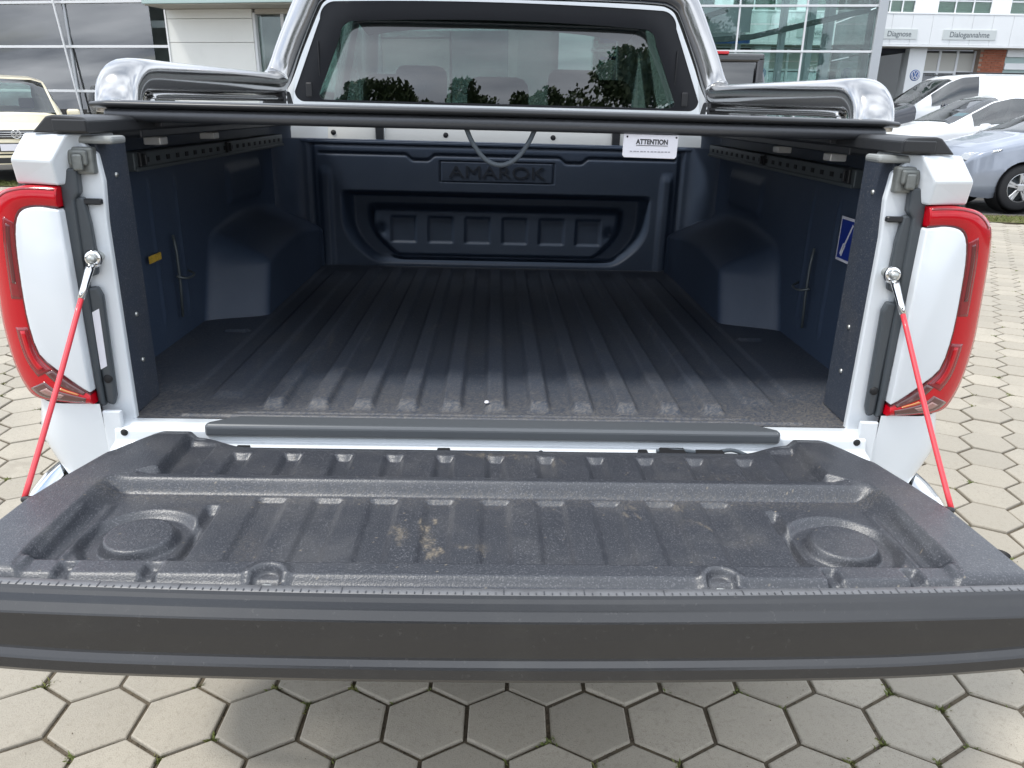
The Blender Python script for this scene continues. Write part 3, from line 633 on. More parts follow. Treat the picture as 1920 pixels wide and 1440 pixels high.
pl = prism('warning_plate', [(.2325, 1.3635), (.3365, 1.3625), (.3355, 1.324), (.332, 1.320), (.2355, 1.321), (.232, 1.325)], 'xz', .158, .160, 'label_white', tn, .0008); pl['label'] = 'white warning plate hanging from the cover edge'
text('plate_lettering', 'ATTENTION', .0125, (.287, .1576, 1.3495), (PI/2, 0, 0), 'ink', pl, .0002, .0004, .86)
box('plate_underline', .257, .317, .1572, .1578, 1.3428, 1.3437, 'ink', pl)
boxes('plate_small_print', [(.246+k*.0066, .246+k*.0066+random.uniform(.0035, .0058), .1574, .1578, 1.3312, 1.3332) for k in range(12)], 'ink_grey', pl)
for x in (.2395, .3325): lathe('plate_pin', [(0, .001), (.0016, .0005), (.002, 0)], (x, .1578, 1.3585), (0, -1, 0), 'ink', pl, 8)
# polished sport bar --------------------------------------------------------
XB = .772
def barpath():
    half = [(XB, .318, 1.378), (XB, .318, 1.395), (XB, .330, 1.420), (XB, .362, 1.440), (XB, .41, 1.4475), (XB, .55, 1.449), (XB, .80, 1.452), (XB, 1.10, 1.456), (XB, 1.35, 1.459), (.768, 1.44, 1.462), (.757, 1.485, 1.478), (.742, 1.50, 1.51), (.715, 1.507, 1.575), (.680, 1.512, 1.650), (.650, 1.517, 1.712), (.625, 1.52, 1.752), (.585, 1.52, 1.776), (.53, 1.52, 1.785), (.35, 1.52, 1.789), (0, 1.52, 1.790)]
    return half
hp = barpath(); full = [(-x, y, z) for x, y, z in hp]+[(x, y, z) for x, y, z in hp[-2::-1]]
pts = catmull(full, 5)
# the section frame: keep the wide side facing outwards/up
pv3 = [Vector(p) for p in pts]; V = []; F = []; SEG = 20
for i, p in enumerate(pv3):
    tt = (pv3[min(i+1, len(pv3)-1)]-pv3[max(i-1, 0)]).normalized()
    lat = Vector((1, 0, 0)) if abs(tt.x) < .35 else Vector((0, 1, 0)); lat = (Vector((1, 0, 0))*(1-min(1, abs(tt.x)*1.6))+Vector((tt.z, .25, -tt.x))*min(1, abs(tt.x)*1.6))
    if p.z > 1.47: lat = Vector((0, 1, 0)).cross(tt)
    lat = (lat-tt*lat.dot(tt)).normalized(); nrm = lat.cross(tt).normalized()
    if i and lat.dot(plat) < 0: lat = -lat; nrm = -nrm
    plat = lat
    for j in range(SEG):
        a = 2*PI*j/SEG; c, d = math.cos(a), math.sin(a)
        V.append(tuple(p+lat*math.copysign(abs(c)**.78, c)*.043+nrm*math.copysign(abs(d)**.78, d)*.036))
for i in range(len(pv3)-1):
    for j in range(SEG): F.append((i*SEG+j, i*SEG+(j+1) % SEG, (i+1)*SEG+(j+1) % SEG, (i+1)*SEG+j))
F.append(tuple(range(SEG))[::-1]); F.append(tuple((len(pv3)-1)*SEG+j for j in range(SEG)))
sb = pyd('sport_bar', V, F, 'steel_polished', T, True); sb['label'] = 'polished steel sport bar hoop behind the cab'
for s in (-1, 1):
    tube('side_tube', catmull([(s*.742, .385, 1.384), (s*.742, .40, 1.400), (s*.742, .45, 1.410), (s*.742, .9, 1.412), (s*.742, 1.46, 1.416)], 6), .012, .009, 'steel_polished', sb, 12)
    box('base_rail', s*.722, s*.80, .42, 1.56, 1.3765, 1.389, 'steel_polished', sb, .004)
    prism('hoop_foot', [(s*.715, 1.377), (s*.81, 1.377), (s*.80, 1.44), (s*.73, 1.44)], 'xz', 1.455, 1.545, 'black_trim', sb, .008)
    box('foot_strip', s*.7195, s*.7225, 1.452, 1.4545, 1.377, 1.44, 'chrome', sb)
# cab -------------------------------------------------------------------------
def wy(z, x=0): return 1.745+(z-1.4)*.085-.05*(1-(x/.8)**2)*0
def rrect(bw, tw, z0, z1, rb, rt, crown=0, n=10):
    P = []
    for (cx, cz, r_, a0) in ((bw-rb, z0+rb, rb, -90), (tw-rt, z1-rt, rt, 0)):
        for k in range(n+1): a = math.radians(a0+90*k/n); P.append((cx+r_*math.cos(a), cz+r_*math.sin(a)))
    top = [(tw-rt-(2*(tw-rt))*k/16, z1+crown*(1-(2*k/16-1)**2)) for k in range(1, 16)]
    R_ = P; Lh = [(-x, z) for x, z in P[::-1]]; bot = [(-(bw-rb)+2*(bw-rb)*k/16, z0) for k in range(1, 16)]
    return R_+top+Lh+bot
def ring(name, Po, Pi, y0, th, mat, parent):
    n = len(Po); V = []; F = []
    for k in range(n):
        V += [(Po[k][0], wy(Po[k][1])+y0, Po[k][1]), (Pi[k][0], wy(Pi[k][1])+y0, Pi[k][1]), (Po[k][0], wy(Po[k][1])+y0+th, Po[k][1]), (Pi[k][0], wy(Pi[k][1])+y0+th, Pi[k][1])]
    for k in range(n):
        a, b = 4*k, 4*((k+1) % n); F += [(a, a+1, b+1, b), (a+1, a+3, b+3, b+1), (a, b, b+2, a+2), (a+2, b+2, b+3, a+3)]
    bm = bmesh.new(); me = bpy.data.meshes.new('t'); me.from_pydata(V, [], F); bm.from_mesh(me); bpy.data.meshes.remove(me); return from_bm(name, bm, mat, parent)
wall_o = rrect(.825, .715, 1.02, 1.845, .03, .07, .02); hole = rrect(.764, .660, 1.408, 1.756, .035, .06, .012); clear = rrect(.674, .588, 1.4165, 1.692, .022, .05, .016)
cabw = ring('cab', wall_o, hole, 0, .03, 'white_paint', T); cabw['label'] = 'white cab with tinted rear window'
wn = pyd('rear_window', [(x, wy(z)+.008, z) for x, z in clear], [tuple(range(len(clear)))], 'privacy_glass', cabw)
ring('window_frame', [(x*1.004, z) for x, z in hole], clear, .0045, .010, 'frit', cabw)
for s in (-1, 1):
    boxes('window_handle', [(s*.700, s*.722, wy(1.45)-.002, wy(1.45)+.012, 1.425, 1.475)], 'black_trim', cabw, .003)
    box('frame_strip', s*.668, s*.672, wy(1.56)-.001, wy(1.56)+.004, 1.50, 1.62, 'satin_black', cabw)
    # pillars, side glass, doors
    A0 = [(s*.81, wy(1.36)+.03, 1.34), (s*.81, 3.72, 1.30), (s*.68, 3.05, 1.80), (s*.68, wy(1.8)+.06, 1.80)]
    for nm, p0, p1 in (('pillar', (s*.80, 1.80, 1.34), (s*.69, 1.86, 1.81)), ('pillar', (s*.805, 2.78, 1.34), (s*.70, 2.74, 1.81)), ('pillar', (s*.80, 3.78, 1.30), (s*.66, 3.02, 1.82))):
        tube(nm, [p0, p1], .045, .03, 'white_paint', cabw, 10)
    pyd('side_window', [(s*.808, 1.80, 1.34), (s*.808, 3.75, 1.30), (s*.69, 3.05, 1.80), (s*.69, 1.86, 1.80)], [(0, 1, 2, 3)], 'clear_glass', cabw)
    box('door_side', s*.80, s*.90, 1.76, 3.75, .45, 1.345, 'white_paint', cabw, .04, 3)
    lathe('wing_mirror', [(0, .06), (.06, .05), (.10, .02), (.11, -.02), (.08, -.05), (0, -.06)], (s*1.0, 3.55, 1.36), (0, 1, 0), 'black_trim', cabw, 14)
xx = np.linspace(-.70, .70, 25)[None, :]*np.ones((20, 1)); yy = np.linspace(1.775, 3.10, 20)[:, None]*np.ones((1, 25))
grid('roof', xx, yy, 1.795+.075*(1-(xx/.71)**2)**.6-.03*sst(2.7, 3.1, yy), 'white_paint', cabw)
grid('roof_lining', xx*.97, yy+.01, 1.765+.06*(1-(xx/.71)**2)**.6-.03*sst(2.7, 3.1, yy), 'cabin_trim', cabw, flip=True)
pyd('windscreen', [(-.70, 3.83, 1.30), (.70, 3.83, 1.30), (.64, 3.06, 1.80), (-.64, 3.06, 1.80)], [(0, 1, 2, 3)], 'clear_glass', cabw)
box('dashboard', -.78, .78, 3.45, 3.85, 1.02, 1.30, 'cabin_trim', cabw, .05, 3)
box('cabin_floor', -.80, .80, 1.80, 3.8, .55, .62, 'cabin_trim', cabw)
def seat(x, y, wd, h, name='seat'):
    bm = bmesh.new(); bm_box(bm, x-wd/2, x+wd/2, y-.08, y+.10, .70, h, .06, 3); bm_box(bm, x-wd/2, x+wd/2, y, y+.5, .62, .85, .06, 3)
    return from_bm(name, bm, 'seat_fabric', cabw, True)
def headrest(x, y, z, wd):
    bm = bmesh.new(); bm_box(bm, x-wd/2, x+wd/2, y-.06, y+.05, z, z+.20, .05, 3); bm_box(bm, x-.06, x-.045, y-.01, y+.01, z-.12, z+.05); bm_box(bm, x+.045, x+.06, y-.01, y+.01, z-.12, z+.05)
    return from_bm('headrest', bm, 'seat_fabric', cabw, True)
for x in (-.40, .40): seat(x, 2.98, .50, 1.36); headrest(x, 2.99, 1.40, .27)
seat(0, 1.98, 1.35, 1.34)
for x in (-.42, 0, .42): headrest(x, 1.99, 1.32, .25)
# front end, wheels, bumper, chassis
hd = prism('bonnet', [(3.80, .55), (3.80, 1.29), (4.4, 1.26), (5.0, 1.18), (5.22, 1.08), (5.28, .80), (5.25, .45), (4.9, .45), (4.9, .40)], 'yz', -.88, .88, 'white_paint', T, .05, 3, True)
box('chassis', -.50, .50, .10, 5.0, .42, .62, 'satin_black', T, .03)
box('underbody', -.78, .78, .02, 1.7, .74, .79, 'satin_black', T)
for s in (-1, 1):
    for y in (1.13, 4.40):
        wl = lathe('wheel', [(.22, -.12), (.34, -.125), (.375, -.09), (.382, 0), (.375, .09), (.34, .125), (.22, .12)], (s*.80, y, .382), (1, 0, 0), 'tyre', T, 40)
        lathe('rim', [(0, .06), (.05, .06), (.08, .03), (.19, .03), (.215, .10), (.225, .10), (.225, -.1)], (s*.80, y, .382), (s, 0, 0), 'rim_metal', wl, 30)
bp = tube('bumper', catmull([(-.885, .16, .600), (-.88, .05, .600), (-.84, -.050, .600), (-.70, -.095, .600), (0, -.125, .605), (.70, -.095, .600), (.84, -.050, .600), (.88, .05, .600), (.885, .16, .600)], 8), .045, .092, 'chrome', T, 20, power=3.2)
box('bumper_step', -.62, .62, -.13, -.02, .690, .700, 'black_trim', bp, .003)

# ------------------------------------------------------------------ parked vehicles
def car(name, label, cat, group, loc, rz, ST, paint, wheels, wr, ws_y, side_y, rear_y, glassm='car_glass', scale=1.0, roof_paint=None, bonnet_paint=None, interior=True, seats=()):
    """ST: stations along y (front = 0): y, z_bottom, z_shoulder, z_top, w_shoulder, w_top"""
    R_ = empty(name, loc, rz, label=label, cat=cat, group=group); R_.scale = (scale,)*3
    st = np.array(ST, float); ys = []
    y0, y1 = st[0, 0], st[-1, 0]; ny = 132
    # smooth (monotone-ish) interpolation of the stations
    yq = np.linspace(y0, y1, ny); Q = np.zeros((ny, 5))
    brk = [ws_y[0], ws_y[1], rear_y[0], rear_y[1]]+[b for a in side_y for b in a]
    for b in brk: yq[np.argmin(np.abs(yq-b))] = b
    yq[:] = np.sort(yq)
    for c in range(5):
        a = np.interp(yq, st[:, 0], st[:, c+1]); k = np.array([1, 2, 3, 2, 1])/9; p = np.pad(a, 2, mode='edge'); Q[:, c] = np.convolve(p, k, 'valid')
    secs = [2, 3, 5, 1, 6, 5, 4]; nsec = sum(secs)+1
    P = np.zeros((ny, nsec, 3))
    for i in range(ny):
        zb, zs, zt, wS, wT = Q[i]
        g = zt-zs; cp = [(wS*.93, zb), (wS*.985, zb+.14*(zs-zb)), (wS, zb+.55*(zs-zb)), (wS*.975, zs), (wS*.955, zs+min(.03, g*.2)), (wT, zt-min(.07, g*.35)), (wT*.72, zt-.012), (0, zt)]
        k = 0
        for a in range(7):
            for q in range(secs[a]):
                t_ = q/secs[a]; P[i, k] = (cp[a][0]*(1-t_)+cp[a+1][0]*t_, yq[i], cp[a][1]*(1-t_)+cp[a+1][1]*t_)
                if a == 4: P[i, k, 0] += .03*math.sin(PI*t_)*min(1, g/.4)
                k += 1
        P[i, k] = (cp[7][0], yq[i], cp[7][1])
    for wy_ in wheels:                                        # round wheel arches
        ra = wr*1.13; dd = np.hypot(P[:, :, 1]-wy_, P[:, :, 2]-wr); near_ = (np.abs(dd-ra) < .05) & (np.arange(nsec)[None, :] < 11)
        sc_ = np.where(near_, ra/np.maximum(dd, 1e-6), 1); P[:, :, 1] = wy_+(P[:, :, 1]-wy_)*sc_; P[:, :, 2] = wr+(P[:, :, 2]-wr)*sc_
    cen = (P[:-1, :-1]+P[1:, :-1]+P[:-1, 1:]+P[1:, 1:])/4
    I, K = np.meshgrid(np.arange(ny-1), np.arange(nsec-1), indexing='ij'); yc = cen[:, :, 1]
    arch = np.zeros(I.shape, bool)
    for wy_ in wheels:
        dall = np.maximum.reduce([np.hypot(P[a:ny-1+a, b:nsec-1+b, 1]-wy_, P[a:ny-1+a, b:nsec-1+b, 2]-wr) for a in (0, 1) for b in (0, 1)]); arch |= (dall < wr*1.13+.004) & (K < 11)
    side = (K >= 11) & (K < 17); scr = (K >= 17)
    wins = np.zeros(I.shape, bool)
    for a, b in side_y: wins |= side & (yc > a) & (yc < b) & (K >= 12)
    wscr = scr & (yc > ws_y[0]) & (yc < ws_y[1]) & (K >= 18); wrear = scr & (yc > rear_y[0]) & (yc < rear_y[1]) & (K >= 18)
    body = ~(wins | wscr | wrear | arch)
    def piece(nm, mask, mat, both=True, sgn=None):
        V = []; F = []; idx = {}
        for s in ((-1, 1) if sgn is None else (sgn,)):
            for i, k in zip(*np.nonzero(mask)):
                f = []
                for (a, b) in ((i, k), (i+1, k), (i+1, k+1), (i, k+1)):
                    key = (s if b < nsec-1 else 0, a, b)
                    if key not in idx: idx[key] = len(V); V.append((s*P[a, b, 0], P[a, b, 1], P[a, b, 2]))
                    f.append(idx[key])
                F.append(tuple(f if s > 0 else f[::-1]))
        return pyd(nm, V, F, mat, R_, True)
    b_ = piece('body', body & ~(yc < ws_y[0]*(1 if bonnet_paint else -9)) if bonnet_paint else body, paint)
    if bonnet_paint: piece('bonnet', body & (yc < ws_y[0]), bonnet_paint)
    for e_ in (0, ny-1):                                      # close both ends
        pl_ = [tuple(P[e_, k]) for k in range(nsec)]+[(-P[e_, k, 0], P[e_, k, 1], P[e_, k, 2]) for k in range(nsec-2, -1, -1)]
        pyd('end_panel', pl_, [tuple(range(len(pl_)))], bonnet_paint if (bonnet_paint and e_ == 0) else paint, b_)
    piece('windscreen', wscr, glassm); piece('rear_window', wrear, glassm)
    for a, b in side_y:
        for s in (-1, 1): piece('side_window', side & (yc > a) & (yc < b) & (K >= 12), glassm, sgn=s)
    for n_, wy_ in enumerate(wheels):
        xw = float(np.interp(wy_, yq, Q[:, 3]))-.12
        for s in (-1, 1):
            wl = lathe('wheel', [(wr*.62, -.10), (wr*.9, -.105), (wr*.98, -.08), (wr, 0), (wr*.98, .08), (wr*.9, .105), (wr*.62, .10)], (s*xw, wy_, wr), (1, 0, 0), 'tyre', R_, 36)
            bm = bmesh.new()
            for q in range(5):
                for dq in (-.13, .13):
                    a = q*2*PI/5+dq; bm_box(bm, -.02, .02, -.022, .022, wr*.12, wr*.64, .006, 1, Matrix.Translation((s*(xw+.075), wy_, wr)) @ Matrix.Rotation(a, 4, 'X'))
            bm_box(bm, -.03, .03, -.06, .06, -.06, .06, .02, 2, Matrix.Translation((s*(xw+.075), wy_, wr)))
            from_bm('rim', bm, 'rim_metal', wl)
            lathe('rim_barrel', [(wr*.60, .10), (wr*.645, .10), (wr*.65, -.10), (wr*.60, -.10)], (s*xw, wy_, wr), (s, 0, 0), 'rim_metal', wl, 32)
            lathe('brake_disc', [(0, .0), (wr*.58, .0), (wr*.58, -.02)], (s*xw, wy_, wr), (s, 0, 0), 'steel_dark', wl, 24)
            lathe('arch_liner', [(wr*1.14, .12), (wr*1.14, -.22), (.05, -.22)], (s*xw, wy_, wr), (s, 0, 0), 'rubber', R_, 32)
    if interior:
        zb = float(Q[:, 0].max()); zbelt = float(np.interp((ws_y[1]+rear_y[0])/2, yq, Q[:, 1])); wmid = float(Q[:, 3].max())
        box('cabin_floor', -wmid*.88, wmid*.88, wheels[0]+.35, rear_y[0], .28, .40, 'cabin_trim', R_)
        box('dashboard', -wmid*.86, wmid*.86, ws_y[0]+.25, ws_y[0]+.62, .5, zbelt-.02, 'cabin_trim', R_, .05)
        for (sy, h_) in seats:
            for s in (-1, 1):
                bm = bmesh.new(); bm_box(bm, s*.38-.25, s*.38+.25, sy, sy+.16, .40, h_, .06, 2); bm_box(bm, s*.38-.13, s*.38+.13, sy+.04, sy+.14, h_+.04, h_+.22, .04, 2); from_bm('seat', bm, 'seat_fabric', R_, True)
    return R_, yq, Q, P
def mirror(R_, x, y, z, mat):
    for s in (-1, 1):
        bm = bmesh.new(); bm_box(bm, s*x-.11, s*x+.11, y-.06, y+.05, z-.075, z+.075, .045, 3); bm_box(bm, s*(x-.13)-.05, s*(x-.13)+.05, y-.02, y+.02, z-.07, z-.03, .01, 1); from_bm('wing_mirror', bm, mat, R_, True)
def emblem(R_, x, y, z, r, mat='chrome'):
    o = lathe('badge_ring', [(r*.84, .006), (r*.90, .012), (r*.98, .010), (r, 0), (r*.84, 0)], (x, y, z), (0, -1, 0), mat, R_, 24)
    bm = bmesh.new()
    def stroke(x0, z0, x1, z1):
        a = math.atan2(z1-z0, x1-x0); l = math.hypot(x1-x0, z1-z0)*r
        bm_box(bm, -l/2, l/2, -.004, .004, -.07*r, .07*r, mtx=Matrix.Translation((x+(x0+x1)/2*r, y-.006, z+(z0+z1)/2*r)) @ Matrix.Rotation(-a, 4, 'Y'))
    for q in ((-.38, .74, 0, .08), (.38, .74, 0, .08), (-.72, .38, -.34, -.72), (.72, .38, .34, -.72), (-.34, -.72, 0, 0), (.34, -.72, 0, 0)): stroke(*q)
    from_bm('badge_letters', bm, mat, o)
# cream taxi-coloured van facing us on the far left
ST = [(0, .36, .62, .66, .60, .45), (.04, .30, .72, .80, .78, .55), (.14, .24, .84, .93, .87, .62), (.30, .22, .90, 1.00, .905, .70), (.70, .22, .96, 1.08, .915, .75), (.98, .22, 1.00, 1.13, .915, .78), (1.10, .22, 1.01, 1.20, .915, .78), (1.75, .22, 1.03, 1.66, .915, .70), (2.0, .22, 1.03, 1.76, .915, .68), (2.6, .22, 1.04, 1.81, .915, .68), (3.8, .22, 1.05, 1.80, .91, .68), (4.35, .24, 1.05, 1.74, .90, .66), (4.46, .28, 1.02, 1.30, .88, .66), (4.5, .34, .9, 1.0, .8, .6)]
tx, *_ = car('parked_car', 'cream taxi parked nose towards us by the glass showroom', 'car', None, (-8.4, 13.0, 0), math.radians(33), ST, 'paint_cream', (.92, 3.68), .33, (1.03, 1.92), [(1.45, 2.35), (2.45, 3.35), (3.45, 4.2)], (4.33, 4.46), seats=((2.25, 1.18),), scale=1.05)
mirror(tx, 1.05, 1.42, 1.14, 'paint_cream')
boxes('grille', [(-.56, .56, -.012, .05, .772+k*.036, .772+k*.036+.014) for k in range(3)], 'chrome', tx, .003)
box('grille_backing', -.60, .60, .005, .12, .745, .885, 'satin_black', tx, .02)
emblem(tx, 0, -.018, .82, .075)
box('licence_plate', -.26, .26, -.028, -.018, .555, .665, 'label_white', tx, .004)
box('plate_holder', -.28, .28, -.018, .06, .54, .68, 'satin_black', tx, .004)
boxes('lower_intake', [(-.66, .66, -.006, .08, .34, .46), (-.52, .52, -.010, .02, .475, .52)], 'satin_black', tx, .02)
for s in (-1, 1):
    bm = bmesh.new(); bm_box(bm, -.16, .16, -.03, .10, -.085, .085, .05, 3, Matrix.Translation((s*.70, .125, .80)) @ Matrix.Rotation(-s*.55, 4, 'Z')); from_bm('headlight', bm, 'headlamp', tx, True)
tube('wiper', [(-.5, 1.02, 1.14), (0, 1.05, 1.15), (.35, 1.08, 1.17)], .012, .012, 'satin_black', tx, 6)
# blue-grey hatchback side-on at the right
ST = [(0, .34, .55, .62, .50, .35), (.05, .26, .70, .78, .70, .50), (.18, .20, .82, .90, .82, .60), (.40, .18, .90, .99, .885, .68), (.75, .18, .97, 1.08, .905, .74), (.95, .18, 1.00, 1.13, .905, .76), (1.02, .18, 1.00, 1.17, .905, .76), (1.85, .18, 1.03, 1.52, .905, .60), (2.15, .18, 1.03, 1.57, .905, .58), (3.0, .18, 1.05, 1.56, .90, .57), (3.7, .18, 1.07, 1.46, .89, .56), (4.1, .24, 1.05, 1.20, .86, .60), (4.26, .32, .9, .98, .75, .5)]
gy, yq, Q, P = car('parked_car', 'blue-grey hatchback parked side-on, nearest of the cars at right', 'car', 'cars parked at the right', (7.16, 11.42, 0), -PI/2, ST, 'paint_grey', (.88, 3.64), .345, (.98, 1.95), [(1.30, 2.35), (2.45, 3.40)], (3.55, 4.10), seats=((2.35, 1.10),))
mirror(gy, 1.03, 1.45, 1.06, 'paint_grey')
for s in (-1, 1):
    hl = prism('headlight', [(-.25, .035), (-.20, .065), (.05, .040), (.30, .050), (.27, .030), (.02, -.030), (-.18, -.050), (-.245, -.02)] if s > 0 else [(.25, .035), (.20, .065), (-.05, .040), (-.30, .050), (-.27, .030), (-.02, -.030), (.18, -.050), (.245, -.02)], 'xz', -.022, .05, 'headlamp', gy, .008, 2)
    hl.location = (s*.745, .225, .805); hl.rotation_euler = (-.25, s*-.18, s*.95)
    bm = bmesh.new(); bm_box(bm, -.09, .09, -.03, .03, -.075, .075, .02, 2, Matrix.Translation((s*.70, .115, .40)) @ Matrix.Rotation(-s*.75, 4, 'Z')); from_bm('bumper_vent', bm, 'satin_black', gy, True)
box('lower_intake', -.55, .55, -.01, .10, .28, .40, 'satin_black', gy, .03); emblem(gy, 0, -.012, .66, .06)
# white crossover behind it
ST = [(0, .36, .62, .68, .55, .38), (.05, .28, .78, .86, .74, .52), (.20, .22, .92, 1.00, .86, .62), (.45, .22, 1.00, 1.09, .90, .70), (.85, .22, 1.05, 1.17, .92, .76), (1.05, .22, 1.07, 1.21, .92, .78), (1.12, .22, 1.07, 1.25, .92, .78), (1.85, .22, 1.09, 1.62, .92, .64), (2.2, .22, 1.09, 1.70, .92, .62), (3.2, .22, 1.10, 1.69, .92, .61), (3.9, .22, 1.11, 1.60, .91, .60), (4.35, .28, 1.10, 1.25, .88, .62), (4.5, .36, .95, 1.02, .78, .5)]
wc, *_ = car('parked_car', 'white crossover with a blue card behind its windscreen', 'car', 'cars parked at the right', (7.22, 14.1, 0), -PI/2, ST, 'paint_white', (.92, 3.70), .355, (1.08, 1.98), [(1.45, 2.50), (2.60, 3.60)], (3.75, 4.38), seats=((2.40, 1.20),), scale=1.03)
mirror(wc, 1.05, 1.55, 1.13, 'paint_white')
for s in (-1, 1):
    bm = bmesh.new(); bm_box(bm, -.24, .24, -.05, .05, -.06, .06, .045, 3, Matrix.Translation((s*.76, .26, .88)) @ Matrix.Rotation(-s*.95, 4, 'Z')); from_bm('headlight', bm, 'headlamp', wc, True)
bm = bmesh.new(); bm_box(bm, -.16, .16, -.004, .004, -.06, .06, mtx=Matrix.Translation((.30, 1.50, 1.345)) @ Matrix.Rotation(-1.12, 4, 'X')); cdo = from_bm('dashboard_card', bm, 'cyan_card', wc); cdo['label'] = 'blue card lying behind the windscreen'
# white panel van with a dark front
ST = [(0, .40, .70, .80, .70, .5), (.06, .32, .90, 1.00, .85, .60), (.25, .28, 1.05, 1.15, .94, .70), (.60, .28, 1.18, 1.32, .95, .78), (.95, .28, 1.26, 1.42, .95, .80), (1.02, .28, 1.27, 1.48, .95, .80), (1.75, .28, 1.30, 1.98, .95, .76), (2.05, .28, 1.30, 2.10, .95, .76), (2.6, .28, 1.32, 2.14, .95, .77), (4.7, .28, 1.32, 2.13, .95, .77), (4.86, .32, 1.30, 2.0, .94, .76), (4.9, .40, 1.2, 1.8, .9, .7)]
vn, *_ = car('panel_van', 'white panel van with a dark bonnet behind the white crossover', 'van', None, (10.5, 22.0, 0), -PI/2, ST, 'paint_white', (1.0, 3.95), .35, (.99, 1.85), [(1.35, 2.45)], (4.75, 4.86), bonnet_paint='paint_navy', seats=((2.3, 1.35),), scale=1.15)
mirror(vn, 1.12, 1.55, 1.36, 'paint_navy')
boxes('chrome_strip', [(-.74, .74, -.012, .02, .80, .825), (-.70, .70, -.012, .02, .90, .918)], 'chrome', vn, .004)
for s in (-1, 1):
    bm = bmesh.new(); bm_box(bm, -.22, .22, -.05, .05, -.08, .08, .05, 3, Matrix.Translation((s*.80, .24, .98)) @ Matrix.Rotation(-s*.9, 4, 'Z')); from_bm('headlight', bm, 'headlamp', vn, True)
    box('roof_rail', s*.70-.02, s*.70+.02, 1.9, 4.6, 2.12, 2.155, 'satin_black', vn, .01)
    box('side_groove', s*.949, s*.953, 2.75, 4.5, 1.52, 1.535, 'steel_grey', vn)
# black off-roader seen from behind, right of the hoop (front points away)
ST = [(0, .5, .8, .95, .80, .6), (.06, .4, .95, 1.08, .88, .66), (.3, .35, 1.05, 1.18, .90, .70), (1.0, .35, 1.10, 1.24, .90, .76), (1.25, .35, 1.12, 1.30, .90, .78), (1.62, .35, 1.14, 1.86, .90, .77), (1.85, .35, 1.14, 1.95, .90, .76), (2.5, .35, 1.15, 1.97, .90, .76), (4.05, .35, 1.15, 1.955, .90, .76), (4.20, .36, 1.13, 1.90, .90, .76), (4.24, .38, 1.10, 1.35, .89, .74), (4.30, .42, 1.0, 1.10, .87, .70)]
so, *_ = car('off_roader', 'black boxy off-roader parked beyond the chrome hoop', 'car', None, (2.02, 11.35, 0), PI, ST, 'paint_black', (.85, 3.40), .39, (1.28, 1.82), [(1.75, 2.60), (2.70, 3.45), (3.52, 4.0)], (4.208, 4.238), glassm='privacy_glass', seats=((2.3, 1.35), (3.2, 1.35)))
box('rear_screen', -.64, .64, 4.244, 4.252, 1.32, 1.86, 'privacy_glass', so, .003)
boxes('rear_frame', [(-.74, -.66, 4.20, 4.262, 1.12, 1.93), (.66, .74, 4.20, 4.262, 1.12, 1.93), (-.74, .74, 4.20, 4.262, 1.87, 1.955), (-.74, .74, 4.20, 4.262, 1.05, 1.31)], 'paint_black', so, .025, 2)
box('high_brake_light', -.36, .36, 4.255, 4.275, 1.945, 1.972, 'red_lens', so, .004)
lathe('spare_wheel', [(0, .12), (.2, .14), (.36, .10), (.38, 0), (.36, -.10), (0, -.1)], (0, 4.36, 1.0), (0, 1, 0), 'tyre', so, 30)

# ------------------------------------------------------------------ buildings
def frame_obj(name, O, yaw, **k): return empty(name, O, yaw, **k)
# showroom on the left: local x along the facade, local -y towards us
LB = frame_obj('showroom', (-9, 18, 0), math.radians(-12), label='glass showroom with pale panelled wall at the left', cat='building')
UZ = [.68, 1.65, 2.605, 3.53, 4.5]; UX = [-9.4, -7.3, -5.2, -3.05, -.80, 1.35]
for a, b in zip(UX[:-1], UX[1:]):
    for c, d in zip([0.05]+UZ[:-1], UZ): box('glass_pane', a+.03, b-.03, .0, .012, c+.03, d-.03, 'facade_glass_dark', LB)
for z in UZ: box('mullion', -9.4, 1.76, -.06, .02, z-.028, z+.028, 'steel_light', LB, .004)
for a in UX[1:-1]: box('post', a-.025, a+.025, -.03, .04, .05, 4.5, 'steel_grey', LB)
tube('tension_rod', [(-.60, -.14, .6), (-.72, -.14, 1.4), (-.98, -.14, 3.7), (-1.1, -.14, 4.6)], .022, .022, 'steel_light', LB, 8)
for x, t in ((-.62, .16), (-3.2, .16), (-5.9, .16)): box('column', x-t, x+t, .9, 1.2, 0, 5, 'steel_dark', LB)
boxes('inner_frame', [(-.2, .02, .5, .62, 0, 5), (.50, .58, .7, .8, 0, 5), (-3.0, -2.85, .4, .5, 0, 5), (-2.2, -1.9, 1.4, 1.7, 0, 5), (-9, 1.6, .6, .7, 3.05, 3.2), (-9, 1.6, 1.8, 2.0, 4.3, 4.7)], 'steel_grey', LB)
boxes('back_wall', [(-9.4, 1.76, 6.0, 6.2, 0, 4.9)], 'interior_wall', LB); box('showroom_floor', -9.4, 9.5, .05, 6, -.02, .03, 'interior_floor', LB); box('showroom_ceiling', -9.4, 9.5, .05, 6.2, 4.75, 4.95, 'facade_white', LB)
boxes('display_panel', [(-8.2, -6.6, 4.2, 4.3, 2.4, 4.2), (-3.6, -2.4, 3.4, 3.5, 2.75, 4.0), (-.5, 1.2, 4.6, 4.7, 1.2, 2.0)], 'facade_panel', LB)
bm = bmesh.new()
for (x0, z0, x1, z1) in ((-3.4, 1.5, -1.5, 2.9), (-1.5, 2.9, .2, 2.0), (-2.2, 1.8, -1.0, 1.5)):
    a = math.atan2(z1-z0, x1-x0); l = math.hypot(x1-x0, z1-z0); bm_box(bm, -l/2, l/2, -.04, .04, -.035, .035, mtx=Matrix.Translation(((x0+x1)/2, 1.0, (z0+z1)/2)) @ Matrix.Rotation(-a, 4, 'Y'))
